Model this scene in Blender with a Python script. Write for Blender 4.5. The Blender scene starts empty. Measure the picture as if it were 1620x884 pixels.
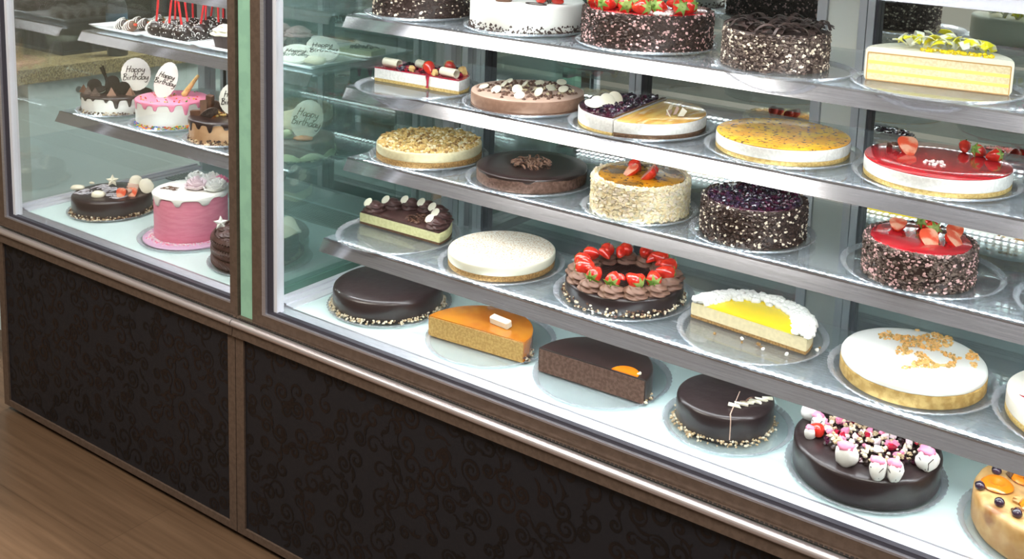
import bpy, math, random
from mathutils import Vector, Matrix, noise, Euler
random.seed(7)
PI = math.pi
SC = bpy.context.scene
COL = SC.collection
# ------------------------------------------------------------------ camera, world, exposure
H0 = 1.63                                   # camera height above the floor
cam_data = bpy.data.cameras.new('camera'); cam = bpy.data.objects.new('camera', cam_data); COL.objects.link(cam)
yaw, pitch, roll = math.radians(32.16001859), math.radians(9.00835525), math.radians(2.60890735)
ca, sa, cb, sb, cc, s_c = math.cos(yaw), math.sin(yaw), math.cos(pitch), math.sin(pitch), math.cos(roll), math.sin(roll)
Ya = Matrix(((ca, sa, 0), (-sa, ca, 0), (0, 0, 1))); B0 = Matrix(((1, 0, 0), (0, 0, -1), (0, 1, 0)))
P0 = Matrix(((1, 0, 0), (0, cb, -sb), (0, sb, cb))); Q0 = Matrix(((cc, -s_c, 0), (s_c, cc, 0), (0, 0, 1)))
RR = Q0 @ P0 @ B0 @ Ya
rot = Matrix((RR[0], -RR[1], -RR[2])).transposed()
cam.matrix_world = Matrix.Translation((0, 0, H0)) @ rot.to_4x4()
cam_data.sensor_width = 36; cam_data.lens = 1664.847 / 1620 * 36
cam_data.shift_x = (810 - 954.66) / 1620; cam_data.shift_y = (75.09 - 442) / 1620
cam_data.clip_start = .05
SC.camera = cam
SC.view_settings.view_transform = 'Standard'; SC.view_settings.look = 'None'
SC.view_settings.gamma = 1; SC.view_settings.use_curve_mapping = False
SC.view_settings.exposure = 0.5
SC.cycles.transparent_max_bounces = 32
SC.cycles.max_bounces = 8
W = bpy.data.worlds.new('room_light'); SC.world = W; W.use_nodes = True
W.node_tree.nodes['Background'].inputs[0].default_value = (.80, .86, 1.0, 1)
W.node_tree.nodes['Background'].inputs[1].default_value = .28

def area(name, loc, rotation, sx, sy, power, color=(1, 1, 1), parent=None):
    l = bpy.data.lights.new(name, 'AREA'); l.shape = 'RECTANGLE'; l.size = sx; l.size_y = sy; l.energy = power; l.color = color
    o = bpy.data.objects.new(name, l); o.location = loc; o.rotation_euler = rotation; COL.objects.link(o)
    if parent: o.parent = parent
    return o
area('ceiling_fill', (-2.4, .2, 2.68), (0, 0, 0), 1.8, 1.0, 60, (1, .93, .84))
area('ceiling_fill', (.4, .3, 2.68), (0, 0, 0), 1.8, 1.0, 50, (1, .95, .9))
area('ceiling_fill', (-2.7, 3.2, 2.68), (0, 0, 0), 1.6, .8, 120, (1, .93, .84))  # added unseen light behind the cases, brightens the pale cabinet
sp = bpy.data.lights.new('downlight', 'SPOT'); sp.energy = 260; sp.spot_size = math.radians(30); sp.spot_blend = .5; sp.shadow_soft_size = .06; sp.color = (1, .95, .88)
so = bpy.data.objects.new('downlight', sp); so.location = (-2.35, .66, 2.66); COL.objects.link(so)

# ------------------------------------------------------------------ materials
def mat(name, c, c2=None, scale=60, rough=.5, spec=.5, bump=0, bscale=None, lo=.42, hi=.58, metal=0, coat=0, detail=3,
        dist=.002, kind='noise', stretch=None, c3=None, lo3=.6, hi3=.68, scale3=None, emis=None):
    m = bpy.data.materials.new(name); m.use_nodes = True; n = m.node_tree.nodes; L = m.node_tree.links
    b = n['Principled BSDF']; b.inputs['Base Color'].default_value = (*c, 1); b.inputs['Roughness'].default_value = rough
    b.inputs['Specular IOR Level'].default_value = spec; b.inputs['Metallic'].default_value = metal
    b.inputs['Coat Weight'].default_value = coat; b.inputs['Coat Roughness'].default_value = .06
    tc = n.new('ShaderNodeTexCoord'); vec = tc.outputs['Object']
    if stretch:
        mp = n.new('ShaderNodeMapping'); mp.inputs['Scale'].default_value = stretch; L.new(vec, mp.inputs[0]); vec = mp.outputs[0]
    def tex(sc, k=kind):
        if k == 'voronoi':
            t = n.new('ShaderNodeTexVoronoi'); t.inputs['Scale'].default_value = sc; L.new(vec, t.inputs['Vector']); return t.outputs['Distance']
        t = n.new('ShaderNodeTexNoise'); t.inputs['Scale'].default_value = sc; t.inputs['Detail'].default_value = detail
        L.new(vec, t.inputs['Vector']); return t.outputs['Fac']
    def ramp(src, a, z):
        r = n.new('ShaderNodeMapRange'); r.inputs[1].default_value = a; r.inputs[2].default_value = z; L.new(src, r.inputs[0]); return r.outputs[0]
    if c2:
        f = ramp(tex(scale), lo, hi)
        mx = n.new('ShaderNodeMix'); mx.data_type = 'RGBA'; mx.inputs[6].default_value = (*c, 1); mx.inputs[7].default_value = (*c2, 1)
        L.new(f, mx.inputs[0]); out = mx.outputs[2]
        if c3:
            f3 = ramp(tex(scale3 or scale * 2.3, 'noise'), lo3, hi3)
            m3 = n.new('ShaderNodeMix'); m3.data_type = 'RGBA'; m3.inputs[7].default_value = (*c3, 1)
            L.new(out, m3.inputs[6]); L.new(f3, m3.inputs[0]); out = m3.outputs[2]
        L.new(out, b.inputs['Base Color'])
    if bump:
        bp = n.new('ShaderNodeBump'); bp.inputs['Strength'].default_value = bump; bp.inputs['Distance'].default_value = dist
        L.new(tex(bscale or scale, 'noise'), bp.inputs['Height']); L.new(bp.outputs[0], b.inputs['Normal'])
    return m

def thin_glass(name, tint=(.93, .97, .95), fmax=.6, haze=.0, hazecol=(.7, .8, .78), ior=1.45, rough=.0, add=0.0):
    m = bpy.data.materials.new(name); m.use_nodes = True; n = m.node_tree.nodes; L = m.node_tree.links
    n.remove(n['Principled BSDF']); out = n['Material Output']
    t = n.new('ShaderNodeBsdfTransparent'); t.inputs[0].default_value = (*tint, 1)
    g = n.new('ShaderNodeBsdfGlossy'); g.inputs['Roughness'].default_value = rough
    fr = n.new('ShaderNodeFresnel'); fr.inputs[0].default_value = ior
    ad = n.new('ShaderNodeMath'); ad.operation = 'ADD'; ad.inputs[1].default_value = add; L.new(fr.outputs[0], ad.inputs[0])
    mn = n.new('ShaderNodeMath'); mn.operation = 'MINIMUM'; mn.inputs[1].default_value = fmax; L.new(ad.outputs[0], mn.inputs[0])
    mx = n.new('ShaderNodeMixShader'); L.new(mn.outputs[0], mx.inputs[0]); L.new(t.outputs[0], mx.inputs[1]); L.new(g.outputs[0], mx.inputs[2])
    res = mx.outputs[0]
    if haze:
        d = n.new('ShaderNodeBsdfDiffuse'); d.inputs[0].default_value = (*hazecol, 1)
        m2 = n.new('ShaderNodeMixShader'); m2.inputs[0].default_value = haze; L.new(res, m2.inputs[1]); L.new(d.outputs[0], m2.inputs[2]); res = m2.outputs[0]
    L.new(res, out.inputs[0]); return m

def emit_mat(name, col, strength, dots=False):
    m = bpy.data.materials.new(name); m.use_nodes = True; n = m.node_tree.nodes; L = m.node_tree.links
    n.remove(n['Principled BSDF']); e = n.new('ShaderNodeEmission'); e.inputs[0].default_value = (*col, 1); e.inputs[1].default_value = strength
    if dots:
        tc = n.new('ShaderNodeTexCoord'); sx = n.new('ShaderNodeSeparateXYZ'); L.new(tc.outputs['Object'], sx.inputs[0])
        a = n.new('ShaderNodeMath'); a.operation = 'MULTIPLY'; a.inputs[1].default_value = 2 * PI / .018; L.new(sx.outputs[0], a.inputs[0])
        s = n.new('ShaderNodeMath'); s.operation = 'SINE'; L.new(a.outputs[0], s.inputs[0])
        r = n.new('ShaderNodeMapRange'); r.inputs[1].default_value = -.5; r.inputs[2].default_value = .7
        r.inputs[3].default_value = strength * .2; r.inputs[4].default_value = strength * 1.7; L.new(s.outputs[0], r.inputs[0]); L.new(r.outputs[0], e.inputs[1])
    L.new(e.outputs[0], n['Material Output'].inputs[0]); return m

M = {}
M['bronze'] = mat('bronze_anodised', (.14, .098, .074), (.115, .08, .06), 90, rough=.42, metal=.35, spec=.4)
M['bronze_highlit'] = mat('bronze_nose_highlight', (.66, .60, .60), rough=.33, metal=.8)  # pale base colour paints the silver highlight onto the bronze nose
M['alu'] = mat('brushed_aluminium', (.62, .62, .68), (.52, .52, .58), 40, rough=.32, metal=.8, stretch=(1, 30, 30))
M['white_alu'] = mat('white_aluminium', (.72, .74, .80), rough=.4, metal=.2)
M['steel'] = mat('stainless_steel', (.50, .50, .545), (.45, .45, .49), 8, rough=.12, metal=.78, stretch=(1, 60, 60), detail=2)
M['steel_back'] = mat('stainless_back_frame', (.66, .67, .72), rough=.35, metal=.7)
M['gasket'] = mat('dark_gasket', (.03, .028, .04), rough=.5)
M['teal_base'] = mat('teal_insulation', (.30, .50, .44), rough=.5)
M['edge_green'] = mat('green_glass_edge', (.27, .50, .36), (.24, .45, .33), 30, rough=.35, coat=.3)
M['deck'] = mat('white_deck', (.66, .82, .82), rough=.3, spec=.5)
M['slats'] = mat('grille_slats', (.42, .50, .50), rough=.4, metal=.3)
M['backpanel'] = mat('pale_back_panel', (.78, .77, .72), rough=.4, metal=.1)
M['mirror'] = mat('mirrored_glass', (.68, .73, .71), rough=.02, metal=1)
M['pane'] = thin_glass('front_glass', (.985, .995, .99), .25, ior=1.18)
M['shelfglass'] = thin_glass('shelf_glass', (.91, .96, .95), .55, haze=.085, hazecol=(.80, .84, .95), ior=1.4)
M['endglass'] = thin_glass('green_end_glass', (.925, .967, .957), .35, haze=.05, hazecol=(.42, .70, .66), ior=1.4)
M['leftglass'] = thin_glass('left_end_glass', (.93, .97, .97), .5, haze=.02, ior=1.5, add=.06)
M['plate'] = thin_glass('clear_plastic_plate', (.975, .98, .985), .5, haze=.035, hazecol=(.85, .88, .93), ior=1.5)
M['plate_rim'] = thin_glass('clear_plate_rim', (.95, .96, .975), .7, haze=.17, hazecol=(.85, .88, .95), ior=1.5)
M['led'] = emit_mat('led_diffuser', (.95, .97, 1), 20, dots=True)
M['led_small'] = emit_mat('led_strip_glow', (.95, .97, 1), 13, dots=True)
M['panel'] = mat('black_laminate', (.0118, .0112, .0140), rough=.55, spec=.3)
M['scroll'] = mat('dark_scroll_ink', (.006, .0042, .004), (.012, .0068, .0055), 6, rough=.5, spec=.3)
M['kick'] = mat('dark_plinth', (.02, .015, .012), rough=.6)
# food
M['choc_gloss'] = mat('chocolate_glaze', (.026, .016, .017), rough=.30, spec=.5, coat=.12, bump=.35, bscale=60, dist=.002)
M['choc_top'] = mat('chocolate_ganache_top', (.032, .018, .017), rough=.28, spec=.5, coat=.12)
M['choc_matte'] = mat('dark_chocolate', (.03, .017, .015), (.045, .026, .022), 50, rough=.45)
M['choc_dark'] = mat('chocolate_flake', (.035, .019, .016), (.07, .04, .032), 200, rough=.55)
M['choc_milk'] = mat('milk_chocolate', (.12, .055, .035), (.16, .08, .05), 60, rough=.5)
M['choc_grey'] = mat('bloomed_flakes', (.16, .115, .095), (.09, .06, .05), 200, rough=.6)
M['coconut'] = mat('pale_flakes', (.78, .68, .55), rough=.7)
M['pinkflake'] = mat('pink_flakes', (.62, .38, .37), rough=.7)
M['sponge_choc'] = mat('chocolate_sponge', (.16, .092, .068), (.105, .055, .04), 130, rough=.85, bump=.5, bscale=300)
M['mousse'] = mat('chocolate_mousse', (.33, .19, .13), (.28, .155, .105), 90, rough=.6, bump=.2, bscale=120)
M['mousse_top'] = mat('pink_brown_mousse', (.55, .38, .30), rough=.55)
M['piped'] = mat('piped_chocolate_cream', (.23, .13, .09), (.19, .10, .07), 40, rough=.5)
M['piped_dark'] = mat('piped_dark_cream', (.085, .038, .034), (.06, .026, .024), 40, rough=.4)
M['white'] = mat('white_cream', (.82, .82, .78), rough=.5, bump=.15, bscale=60)
M['ivory'] = mat('ivory_cream', (.78, .76, .62), rough=.5, bump=.1, bscale=60)
M['filling'] = mat('cheesecake_filling', (.80, .79, .76), (.70, .69, .66), 160, rough=.6, bump=.35, bscale=160)
M['filling_cream'] = mat('cream_filling', (.78, .70, .45), (.72, .64, .40), 120, rough=.6, bump=.3, bscale=150)
M['filling_green'] = mat('pale_custard_filling', (.66, .66, .36), (.58, .58, .30), 130, rough=.6, bump=.4, bscale=160)
M['crust'] = mat('biscuit_crust', (.42, .25, .09), (.25, .14, .05), 260, rough=.9, bump=.8, bscale=300)
M['crust_dark'] = mat('dark_biscuit_crust', (.13, .07, .035), (.08, .04, .02), 260, rough=.9, bump=.8, bscale=300)
M['crust_pale'] = mat('pale_biscuit_crust', (.55, .40, .15), (.42, .28, .09), 220, rough=.85, bump=.6, bscale=300)
M['sponge_gold'] = mat('golden_sponge', (.56, .36, .12), (.44, .26, .075), 170, rough=.85, bump=.6, bscale=260)
M['sponge_pale'] = mat('vanilla_sponge', (.74, .64, .42), (.66, .55, .33), 170, rough=.85, bump=.5, bscale=260)
M['sponge_edge'] = mat('browned_sponge_edge', (.50, .28, .08), rough=.8)
M['baked'] = mat('baked_side', (.50, .34, .12), (.36, .22, .06), 70, rough=.8, bump=.4, bscale=200)
M['lemon_layer'] = mat('lemon_filling', (.85, .75, .16), rough=.4)
M['lemon'] = mat('lemon_curd', (.90, .68, .012), rough=.22, coat=.4)
M['lemon_pale'] = mat('lemon_streaked_curl', (.80, .80, .68), (.78, .72, .02), 45, rough=.35, lo=.48, hi=.56)
M['passion'] = mat('passionfruit_glaze', (.86, .50, .02), (.78, .36, .015), 25, rough=.22, coat=.15, c3=(.10, .04, .01), lo3=.58, hi3=.63, scale3=120)
M['passion_dark'] = mat('dark_passionfruit_glaze', (.55, .24, .01), (.20, .09, .015), 18, rough=.2, coat=.25, c3=(.05, .02, .01), lo3=.57, hi3=.64, scale3=110)
M['caramel'] = mat('caramel_glaze', (.60, .22, .02), (.50, .15, .012), 12, rough=.08, coat=.8)
M['caramel_swirl'] = mat('caramel_swirl_top', (.78, .52, .12), (.62, .30, .04), 10, rough=.12, coat=.6, stretch=(1, 5, 1), lo=.4, hi=.6, c3=(.85, .72, .45), lo3=.6, hi3=.72, scale3=12)
M['red'] = mat('red_mirror_glaze', (.55, .02, .03), (.42, .012, .02), 14, rough=.07, coat=.8)
M['berryred'] = mat('berry_sauce', (.48, .012, .04), (.25, .008, .03), 60, rough=.12, coat=.6, bump=.5, bscale=90)
M['purple'] = mat('blueberry_sauce', (.06, .008, .03), (.05, .008, .02), 40, rough=.1, coat=.7, bump=.6, bscale=100)
M['blueberry'] = mat('blueberry_skin', (.012, .010, .022), (.04, .018, .045), 70, rough=.18, coat=.5)
M['strawberry'] = mat('strawberry_skin', (.76, .045, .02), (.60, .02, .012), 60, rough=.16, coat=.6, c3=(.75, .35, .10), lo3=.68, hi3=.72, scale3=330)
M['strawcut'] = mat('strawberry_cut_flesh', (.76, .10, .04), (.86, .45, .30), 45, rough=.3, coat=.3)
M['leaf'] = mat('strawberry_calyx', (.13, .26, .03), (.30, .40, .10), 80, rough=.5)
M['nuts'] = mat('chopped_nuts', (.62, .50, .32), (.45, .32, .18), 300, rough=.7)
M['nuts_pale'] = mat('pale_nuts', (.80, .72, .56), rough=.7)
M['almond'] = mat('almond_flakes', (.80, .72, .50), (.72, .58, .34), 120, rough=.65)
M['crumble'] = mat('golden_crumble', (.70, .50, .20), (.56, .36, .12), 120, rough=.8)
M['cinnamon'] = mat('cinnamon_dusted_top', (.84, .80, .70), (.52, .33, .15), 260, rough=.7, lo=.47, hi=.66)
M['creamtop'] = mat('smooth_cream_top', (.84, .80, .70), rough=.45)
M['orangecrumb'] = mat('orange_crumbs', (.80, .42, .12), (.85, .55, .22), 90, rough=.7)
M['whitechoc'] = mat('white_chocolate', (.82, .78, .62), rough=.35)
M['plaque'] = mat('white_plaque', (.84, .83, .76), rough=.4)
M['ink'] = mat('piped_chocolate_writing', (.02, .012, .01), rough=.4)
M['whiteink'] = mat('piped_white_writing', (.62, .60, .66), rough=.4)
M['pinkicing'] = mat('pink_icing', (.88, .26, .42), rough=.35, coat=.2)
M['pinkside'] = mat('pink_buttercream', (.90, .32, .44), (.84, .26, .38), 30, rough=.55, stretch=(1, 1, 5), bump=.15, bscale=60)
M['pinksugar'] = mat('pink_board', (.62, .42, .60), rough=.5)
M['pinkwhite'] = mat('pale_pink_icing', (.80, .66, .70), rough=.45)
M['orange'] = mat('orange_fruit', (.80, .22, .01), rough=.2, coat=.5)
M['tan'] = mat('caramel_buttercream', (.56, .34, .19), (.50, .29, .15), 40, rough=.55)
M['green'] = mat('green_icing', (.50, .56, .34), rough=.45)
M['sponge_brown'] = mat('brown_icing', (.16, .095, .075), rough=.4)
M['meringue'] = mat('meringue', (.95, .95, .90), rough=.6, bump=.25, bscale=110)
M['ceramic'] = mat('white_ceramic', (.78, .80, .82), rough=.12, coat=.4)
M['stickred'] = mat('red_lollipop_stick', (.75, .03, .04), rough=.3)
M['paper'] = mat('dark_paper_case', (.045, .03, .03), rough=.6)
M['pinkpipe'] = mat('pink_piped_cream', (.52, .33, .33), rough=.5)
M['cookie'] = mat('black_cookie', (.018, .014, .013), rough=.9, spec=.15, bump=.6, bscale=150)
M['bread'] = mat('baked_crust', (.50, .27, .08), (.62, .40, .17), 22, rough=.45, coat=.25, bump=.3, bscale=60, c3=(.30, .12, .03), lo3=.60, hi3=.72, scale3=18)
M['granite'] = mat('speckled_granite', (.36, .30, .15), (.12, .09, .05), 140, rough=.3, c3=(.55, .5, .3), lo3=.6, hi3=.64, scale3=200)
M['cabinet'] = mat('pale_cabinet', (.62, .76, .77), rough=.5)
M['screw'] = mat('screw_cap', (.10, .12, .13), rough=.4)
M['darkcase'] = mat('dark_counter_glass', (.012, .016, .02), rough=.15)
M['darktray'] = mat('dark_serving_tray', (.02, .024, .03), rough=.3)
M['lilac'] = mat('lilac_paper', (.35, .36, .46), rough=.6)
M['bluelabel'] = mat('blue_label', (.03, .10, .17), rough=.4)
M['pump'] = mat('white_pump_plastic', (.62, .68, .70), rough=.4)
SPR = [mat('sprinkle_' + n, c, rough=.35) for n, c in (('yellow', (.8, .6, .02)), ('green', (.05, .4, .05)), ('blue', (.03, .12, .55)), ('red', (.6, .03, .03)), ('orange', (.8, .25, .01)))]

# ------------------------------------------------------------------ mesh helpers
class MB:
    def __init__(s): s.v = []; s.f = []; s.m = []; s.mi = 0
    def add(s, vs, fs):
        o = len(s.v); s.v += [tuple(v) for v in vs]
        for f in fs: s.f.append([i + o for i in f]); s.m.append(s.mi)
        return s
    def box(s, x0, x1, y0, y1, z0, z1, mtx=None):
        vs = [Vector((x, y, z)) for z in (z0, z1) for y in (y0, y1) for x in (x0, x1)]
        if mtx: vs = [mtx @ v for v in vs]
        return s.add(vs, [(0, 2, 3, 1), (4, 5, 7, 6), (0, 1, 5, 4), (2, 6, 7, 3), (0, 4, 6, 2), (1, 3, 7, 5)])
    def prism(s, poly, x0, x1):                      # poly in (y,z), extruded along x
        n = len(poly); vs = [(x, y, z) for x in (x0, x1) for y, z in poly]
        fs = [[i, (i + 1) % n, n + (i + 1) % n, n + i] for i in range(n)]
        return s.add(vs, fs + [list(range(n))[::-1], list(range(n, 2 * n))])
    def extrude(s, poly, z0, z1, mtx=None):          # poly in (x,y)
        n = len(poly); vs = [Vector((x, y, z)) for z in (z0, z1) for x, y in poly]
        if mtx: vs = [mtx @ v for v in vs]
        fs = [[i, (i + 1) % n, n + (i + 1) % n, n + i] for i in range(n)]
        return s.add(vs, fs + [list(range(n))[::-1], list(range(n, 2 * n))])
    def lathe(s, prof, seg=72, a0=0, a1=2 * PI, jit=None, mtx=None):
        full = abs(a1 - a0 - 2 * PI) < 1e-6; nc = seg if full else seg + 1; vs = []; idx = []
        for (r, z) in prof:
            if r < 1e-7: idx.append([len(vs)] * nc); vs.append(Vector((0, 0, z)))
            else:
                row = []
                for k in range(nc):
                    a = a0 + (a1 - a0) * k / seg; rr, zz = (r, z) if not jit else jit(r, z, a)
                    row.append(len(vs)); vs.append(Vector((rr * math.cos(a), rr * math.sin(a), zz)))
                idx.append(row)
        fs = []
        for i in range(len(prof) - 1):
            A, Bq = idx[i], idx[i + 1]
            for k in range(seg):
                k2 = (k + 1) % nc; q = [A[k], A[k2], Bq[k2], Bq[k]]; u = []
                for t in q:
                    if t not in u: u.append(t)
                if len(u) > 2: fs.append(u)
        if not full:
            for k in (0, seg):
                c = []
                for row in idx:
                    if row[k] not in c: c.append(row[k])
                fs.append(c if k else c[::-1])
        if mtx: vs = [mtx @ v for v in vs]
        return s.add(vs, fs)
    def tube(s, pts, r, seg=6, flat=1.0, cap=True):
        pts = [Vector(p) for p in pts]; n = len(pts); vs = []; fs = []
        for i, p in enumerate(pts):
            t = (pts[min(i + 1, n - 1)] - pts[max(i - 1, 0)])
            t = t.normalized() if t.length > 1e-9 else Vector((0, 0, 1))
            up = Vector((0, 0, 1)) if abs(t.z) < .9 else Vector((1, 0, 0)); a = t.cross(up).normalized(); b = a.cross(t)
            rr = r[i] if isinstance(r, (list, tuple)) else r
            for k in range(seg):
                th = 2 * PI * k / seg; vs.append(p + a * math.cos(th) * rr + b * math.sin(th) * rr * flat)
        for i in range(n - 1):
            for k in range(seg): fs.append([i * seg + k, i * seg + (k + 1) % seg, (i + 1) * seg + (k + 1) % seg, (i + 1) * seg + k])
        if cap: fs += [list(range(seg))[::-1], list(range((n - 1) * seg, n * seg))]
        return s.add(vs, fs)
    def blob(s, c, r, squash=(1, 1, 1), jit=.15, seg=8, rings=5, rotz=0):
        c = Vector(c); off = random.random() * 50; R = Matrix.Rotation(rotz, 3, 'Z'); vs = [c + R @ Vector((0, 0, -r * squash[2]))]
        for i in range(1, rings):
            ph = PI * i / rings
            for k in range(seg):
                th = 2 * PI * k / seg; d = Vector((math.sin(ph) * math.cos(th), math.sin(ph) * math.sin(th), -math.cos(ph)))
                rr = r * (1 + jit * noise.noise(d * 1.7 + Vector((off, off, 0))))
                vs.append(c + R @ Vector((d.x * squash[0] * rr, d.y * squash[1] * rr, d.z * squash[2] * rr)))
        vs.append(c + R @ Vector((0, 0, r * squash[2]))); fs = []
        for k in range(seg): fs.append([0, 1 + (k + 1) % seg, 1 + k])
        for i in range(rings - 2):
            for k in range(seg): a = 1 + i * seg; fs.append([a + k, a + (k + 1) % seg, a + seg + (k + 1) % seg, a + seg + k])
        a = 1 + (rings - 2) * seg; l = len(vs) - 1
        for k in range(seg): fs.append([a + k, a + (k + 1) % seg, l])
        return s.add(vs, fs)
    def shard(s, c, sx, sy, sz, e):
        m = Matrix.Translation(c) @ Euler(e).to_matrix().to_4x4()
        j = lambda: 1 + random.uniform(-.3, .3)
        vs = [m @ Vector((x * sx * j(), y * sy * j(), z * sz)) for z in (-.5, .5) for y in (-.5, .5) for x in (-.5, .5)]
        return s.add(vs, [(0, 2, 3, 1), (4, 5, 7, 6), (0, 1, 5, 4), (2, 6, 7, 3), (0, 4, 6, 2), (1, 3, 7, 5)])
    def build(s, name, mats, parent=None, smooth=42, loc=None, kind=None):
        me = bpy.data.meshes.new(name); me.from_pydata(s.v, [], s.f); me.validate()
        if not isinstance(mats, (list, tuple)): mats = [mats]
        for m in mats: me.materials.append(M[m] if isinstance(m, str) else m)
        if len(mats) > 1 and len(me.polygons) == len(s.m): me.polygons.foreach_set('material_index', s.m)
        me.update()
        if smooth:
            me.polygons.foreach_set('use_smooth', [True] * len(me.polygons)); me.set_sharp_from_angle(angle=math.radians(smooth))
        o = bpy.data.objects.new(name, me); COL.objects.link(o)
        if parent: o.parent = parent
        if loc: o.location = loc
        if kind: o['kind'] = kind
        return o

def thing(name, label, cat, x, y, z, rz=0, group=None):
    o = bpy.data.objects.new(name, None); COL.objects.link(o); o.empty_display_size = .02
    o.location = (x, y, z); o.rotation_euler = (0, 0, rz); o['label'] = label; o['category'] = cat
    if group: o['group'] = group
    return o
def struct(mb, name, mat_, smooth=0):
    o = mb.build(name, mat_, None, smooth); o['kind'] = 'structure'; return o
def BX(*a): return MB().box(*a)
def nz(a, f=3, s=0): return noise.noise(Vector((math.cos(a) * f, math.sin(a) * f, s)))

# ------------------------------------------------------------------ the room
FL = mat('wood_floor', (.135, .082, .048), (.085, .050, .028), 4.5, rough=.34, spec=.4, stretch=(.55, 14, 1), detail=6, lo=.3, hi=.7, bump=.05)
nt = FL.node_tree; tc = nt.nodes.new('ShaderNodeTexCoord'); br = nt.nodes.new('ShaderNodeTexBrick')
br.inputs['Scale'].default_value = 1; br.inputs['Brick Width'].default_value = 2.2; br.inputs['Row Height'].default_value = .19
br.inputs['Mortar Size'].default_value = .0016; br.inputs['Color1'].default_value = (1, 1, 1, 1); br.inputs['Color2'].default_value = (.88, .87, .86, 1); br.inputs['Mortar'].default_value = (.75, .74, .73, 1)
nt.links.new(tc.outputs['Object'], br.inputs['Vector']); mul = nt.nodes.new('ShaderNodeMix'); mul.data_type = 'RGBA'; mul.blend_type = 'MULTIPLY'; mul.inputs[0].default_value = 1
bs = nt.nodes['Principled BSDF']; src = bs.inputs['Base Color'].links[0].from_socket
nt.links.new(src, mul.inputs[6]); nt.links.new(br.outputs['Color'], mul.inputs[7]); nt.links.new(mul.outputs[2], bs.inputs['Base Color'])
WALL = mat('cream_wall', (.46, .42, .30), rough=.8); DARKW = mat('dark_wall_paint', (.10, .11, .12), rough=.8); CEIL = mat('ceiling_paint', (.85, .85, .84), rough=.9)  # back wall paint is one even dark grey
struct(BX(-6, 2.5, -2.5, 4, -.05, 0), 'floor', FL)
struct(BX(-6, 2.5, -2.5, 4, 2.7, 2.75), 'ceiling', CEIL)
struct(BX(-6.1, -6, -2.5, 4, 0, 2.7), 'wall_left', WALL)
struct(BX(-6.1, 2.6, 4, 4.1, 0, 2.7), 'wall_back', DARKW)
LIGHTW = mat('light_shop_wall', (.55, .55, .53), rough=.8)
struct(BX(2.5, 2.6, -2.5, 4, 0, 2.7), 'wall_right', LIGHTW)
struct(BX(-6.1, 2.6, -2.6, -2.5, 0, 2.7), 'wall_front', LIGHTW)

Z = lambda z: H0 + z
S1, S2, S3, S4, TR = Z(-.336), Z(-.507), Z(-.682), Z(-.863), Z(-1.02)
T0, T1, T2 = Z(-.358), Z(-.508), Z(-.74)
S0 = Z(-.148)

# ------------------------------------------------------------------ scroll pattern for the dark panels
def scroll_mb(x0, x1, z0, z1, y, n, seed):
    rnd = random.Random(seed); mb = MB(); cells = []
    nx = max(1, int((x1 - x0) / .050)); nzz = max(1, int((z1 - z0) / .050))
    cnt = [0]
    def ribbon(pts, w):
        vs = []; k = len(pts); cnt[0] += 1; yy = y - 3e-6 * (cnt[0] % 140)
        for i, p in enumerate(pts):
            q = pts[min(i + 1, k - 1)]; o = pts[max(i - 1, 0)]; dx, dz = q[0] - o[0], q[1] - o[1]; L = math.hypot(dx, dz) or 1
            ww = w * math.sin(PI * min(.97, (i + .6) / k)) ** .7 * .5
            for sg in (-1, 1):
                vs.append((min(x1, max(x0, p[0] - dz / L * ww * sg)), yy, min(z1, max(z0, p[1] + dx / L * ww * sg))))
        mb.add(vs, [[2 * i, 2 * i + 1, 2 * i + 3, 2 * i + 2] for i in range(k - 1)])
    for i in range(nx):
        for j in range(nzz):
            cx = x0 + (i + .5 + rnd.uniform(-.3, .3)) * (x1 - x0) / nx; cz = z0 + (j + .5 + rnd.uniform(-.3, .3)) * (z1 - z0) / nzz
            a = rnd.uniform(0, 2 * PI); sg = rnd.choice((-1, 1)); R0 = rnd.uniform(.013, .028); turns = rnd.uniform(1.0, 1.9)
            pts = []
            for k in range(22):
                t = k / 21; r = R0 * (1 - t * .85); th = a + sg * t * turns * 2 * PI; pts.append((cx + r * math.cos(th), cz + r * math.sin(th)))
            ribbon(pts, .0080)
            p0 = pts[0]; th = a - sg * PI / 2                 # tail leaving the spiral, bending the other way
            tl = [(p0[0], p0[1])]; hx, hz = p0
            for k in range(9):
                th += sg * .17; hx += math.cos(th) * .0042; hz += math.sin(th) * .0042; tl.append((hx, hz))
            ribbon(tl, .0070)
            for q in range(rnd.choice((1, 2, 3))):            # little leaves
                b = tl[min(8, 2 + q * 3)]; lt = th + rnd.uniform(-1.6, 1.6); L = rnd.uniform(.008, .015)
                ribbon([(b[0] + math.cos(lt + .2 * u) * L * u / 5, b[1] + math.sin(lt + .2 * u) * L * u / 5) for u in range(6)], .0045)
    return mb

# ------------------------------------------------------------------ display cases
def trim_prof(y, z): return [(y, z), (y + .004, z), (y + .004, z - .003), (y - .011, z - .026), (y - .008, z - .029), (y - .016, z - .0285), (y - .002, z - .004), (y - .002, z)]
def shelf(case, name, x0, x1, y0, y1, z, lamp=True, num=''):
    s = BX(x0, x1, y0, y1, z - .006, z).build('glass_shelf', 'shelfglass', case, 0)
    t = MB().prism(trim_prof(y0 + .001, z), x0, x1).build('shelf_trim', 'steel', s, 25)
    MB().box(x0 + .02, x1 - .02, y0 + .03, y0 + .046, z - .012, z - .0065).build('shelf_rail', 'steel', s, 0)
    if lamp:
        e = MB().box(x0 + .03, x1 - .03, y0 + .010, y0 + .026, z - .013, z - .0065).build('led_strip', 'led_small', s, 0); e['label'] = 'lit white light strip under the shelf front'
    for xx in (x0 + .25, x1 - .25):
        MB().box(xx - .008, xx + .008, y0 + .05, y1 - .02, z - .02, z - .0065).build('shelf_bracket', 'steel', s, 0)
    return s
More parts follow.
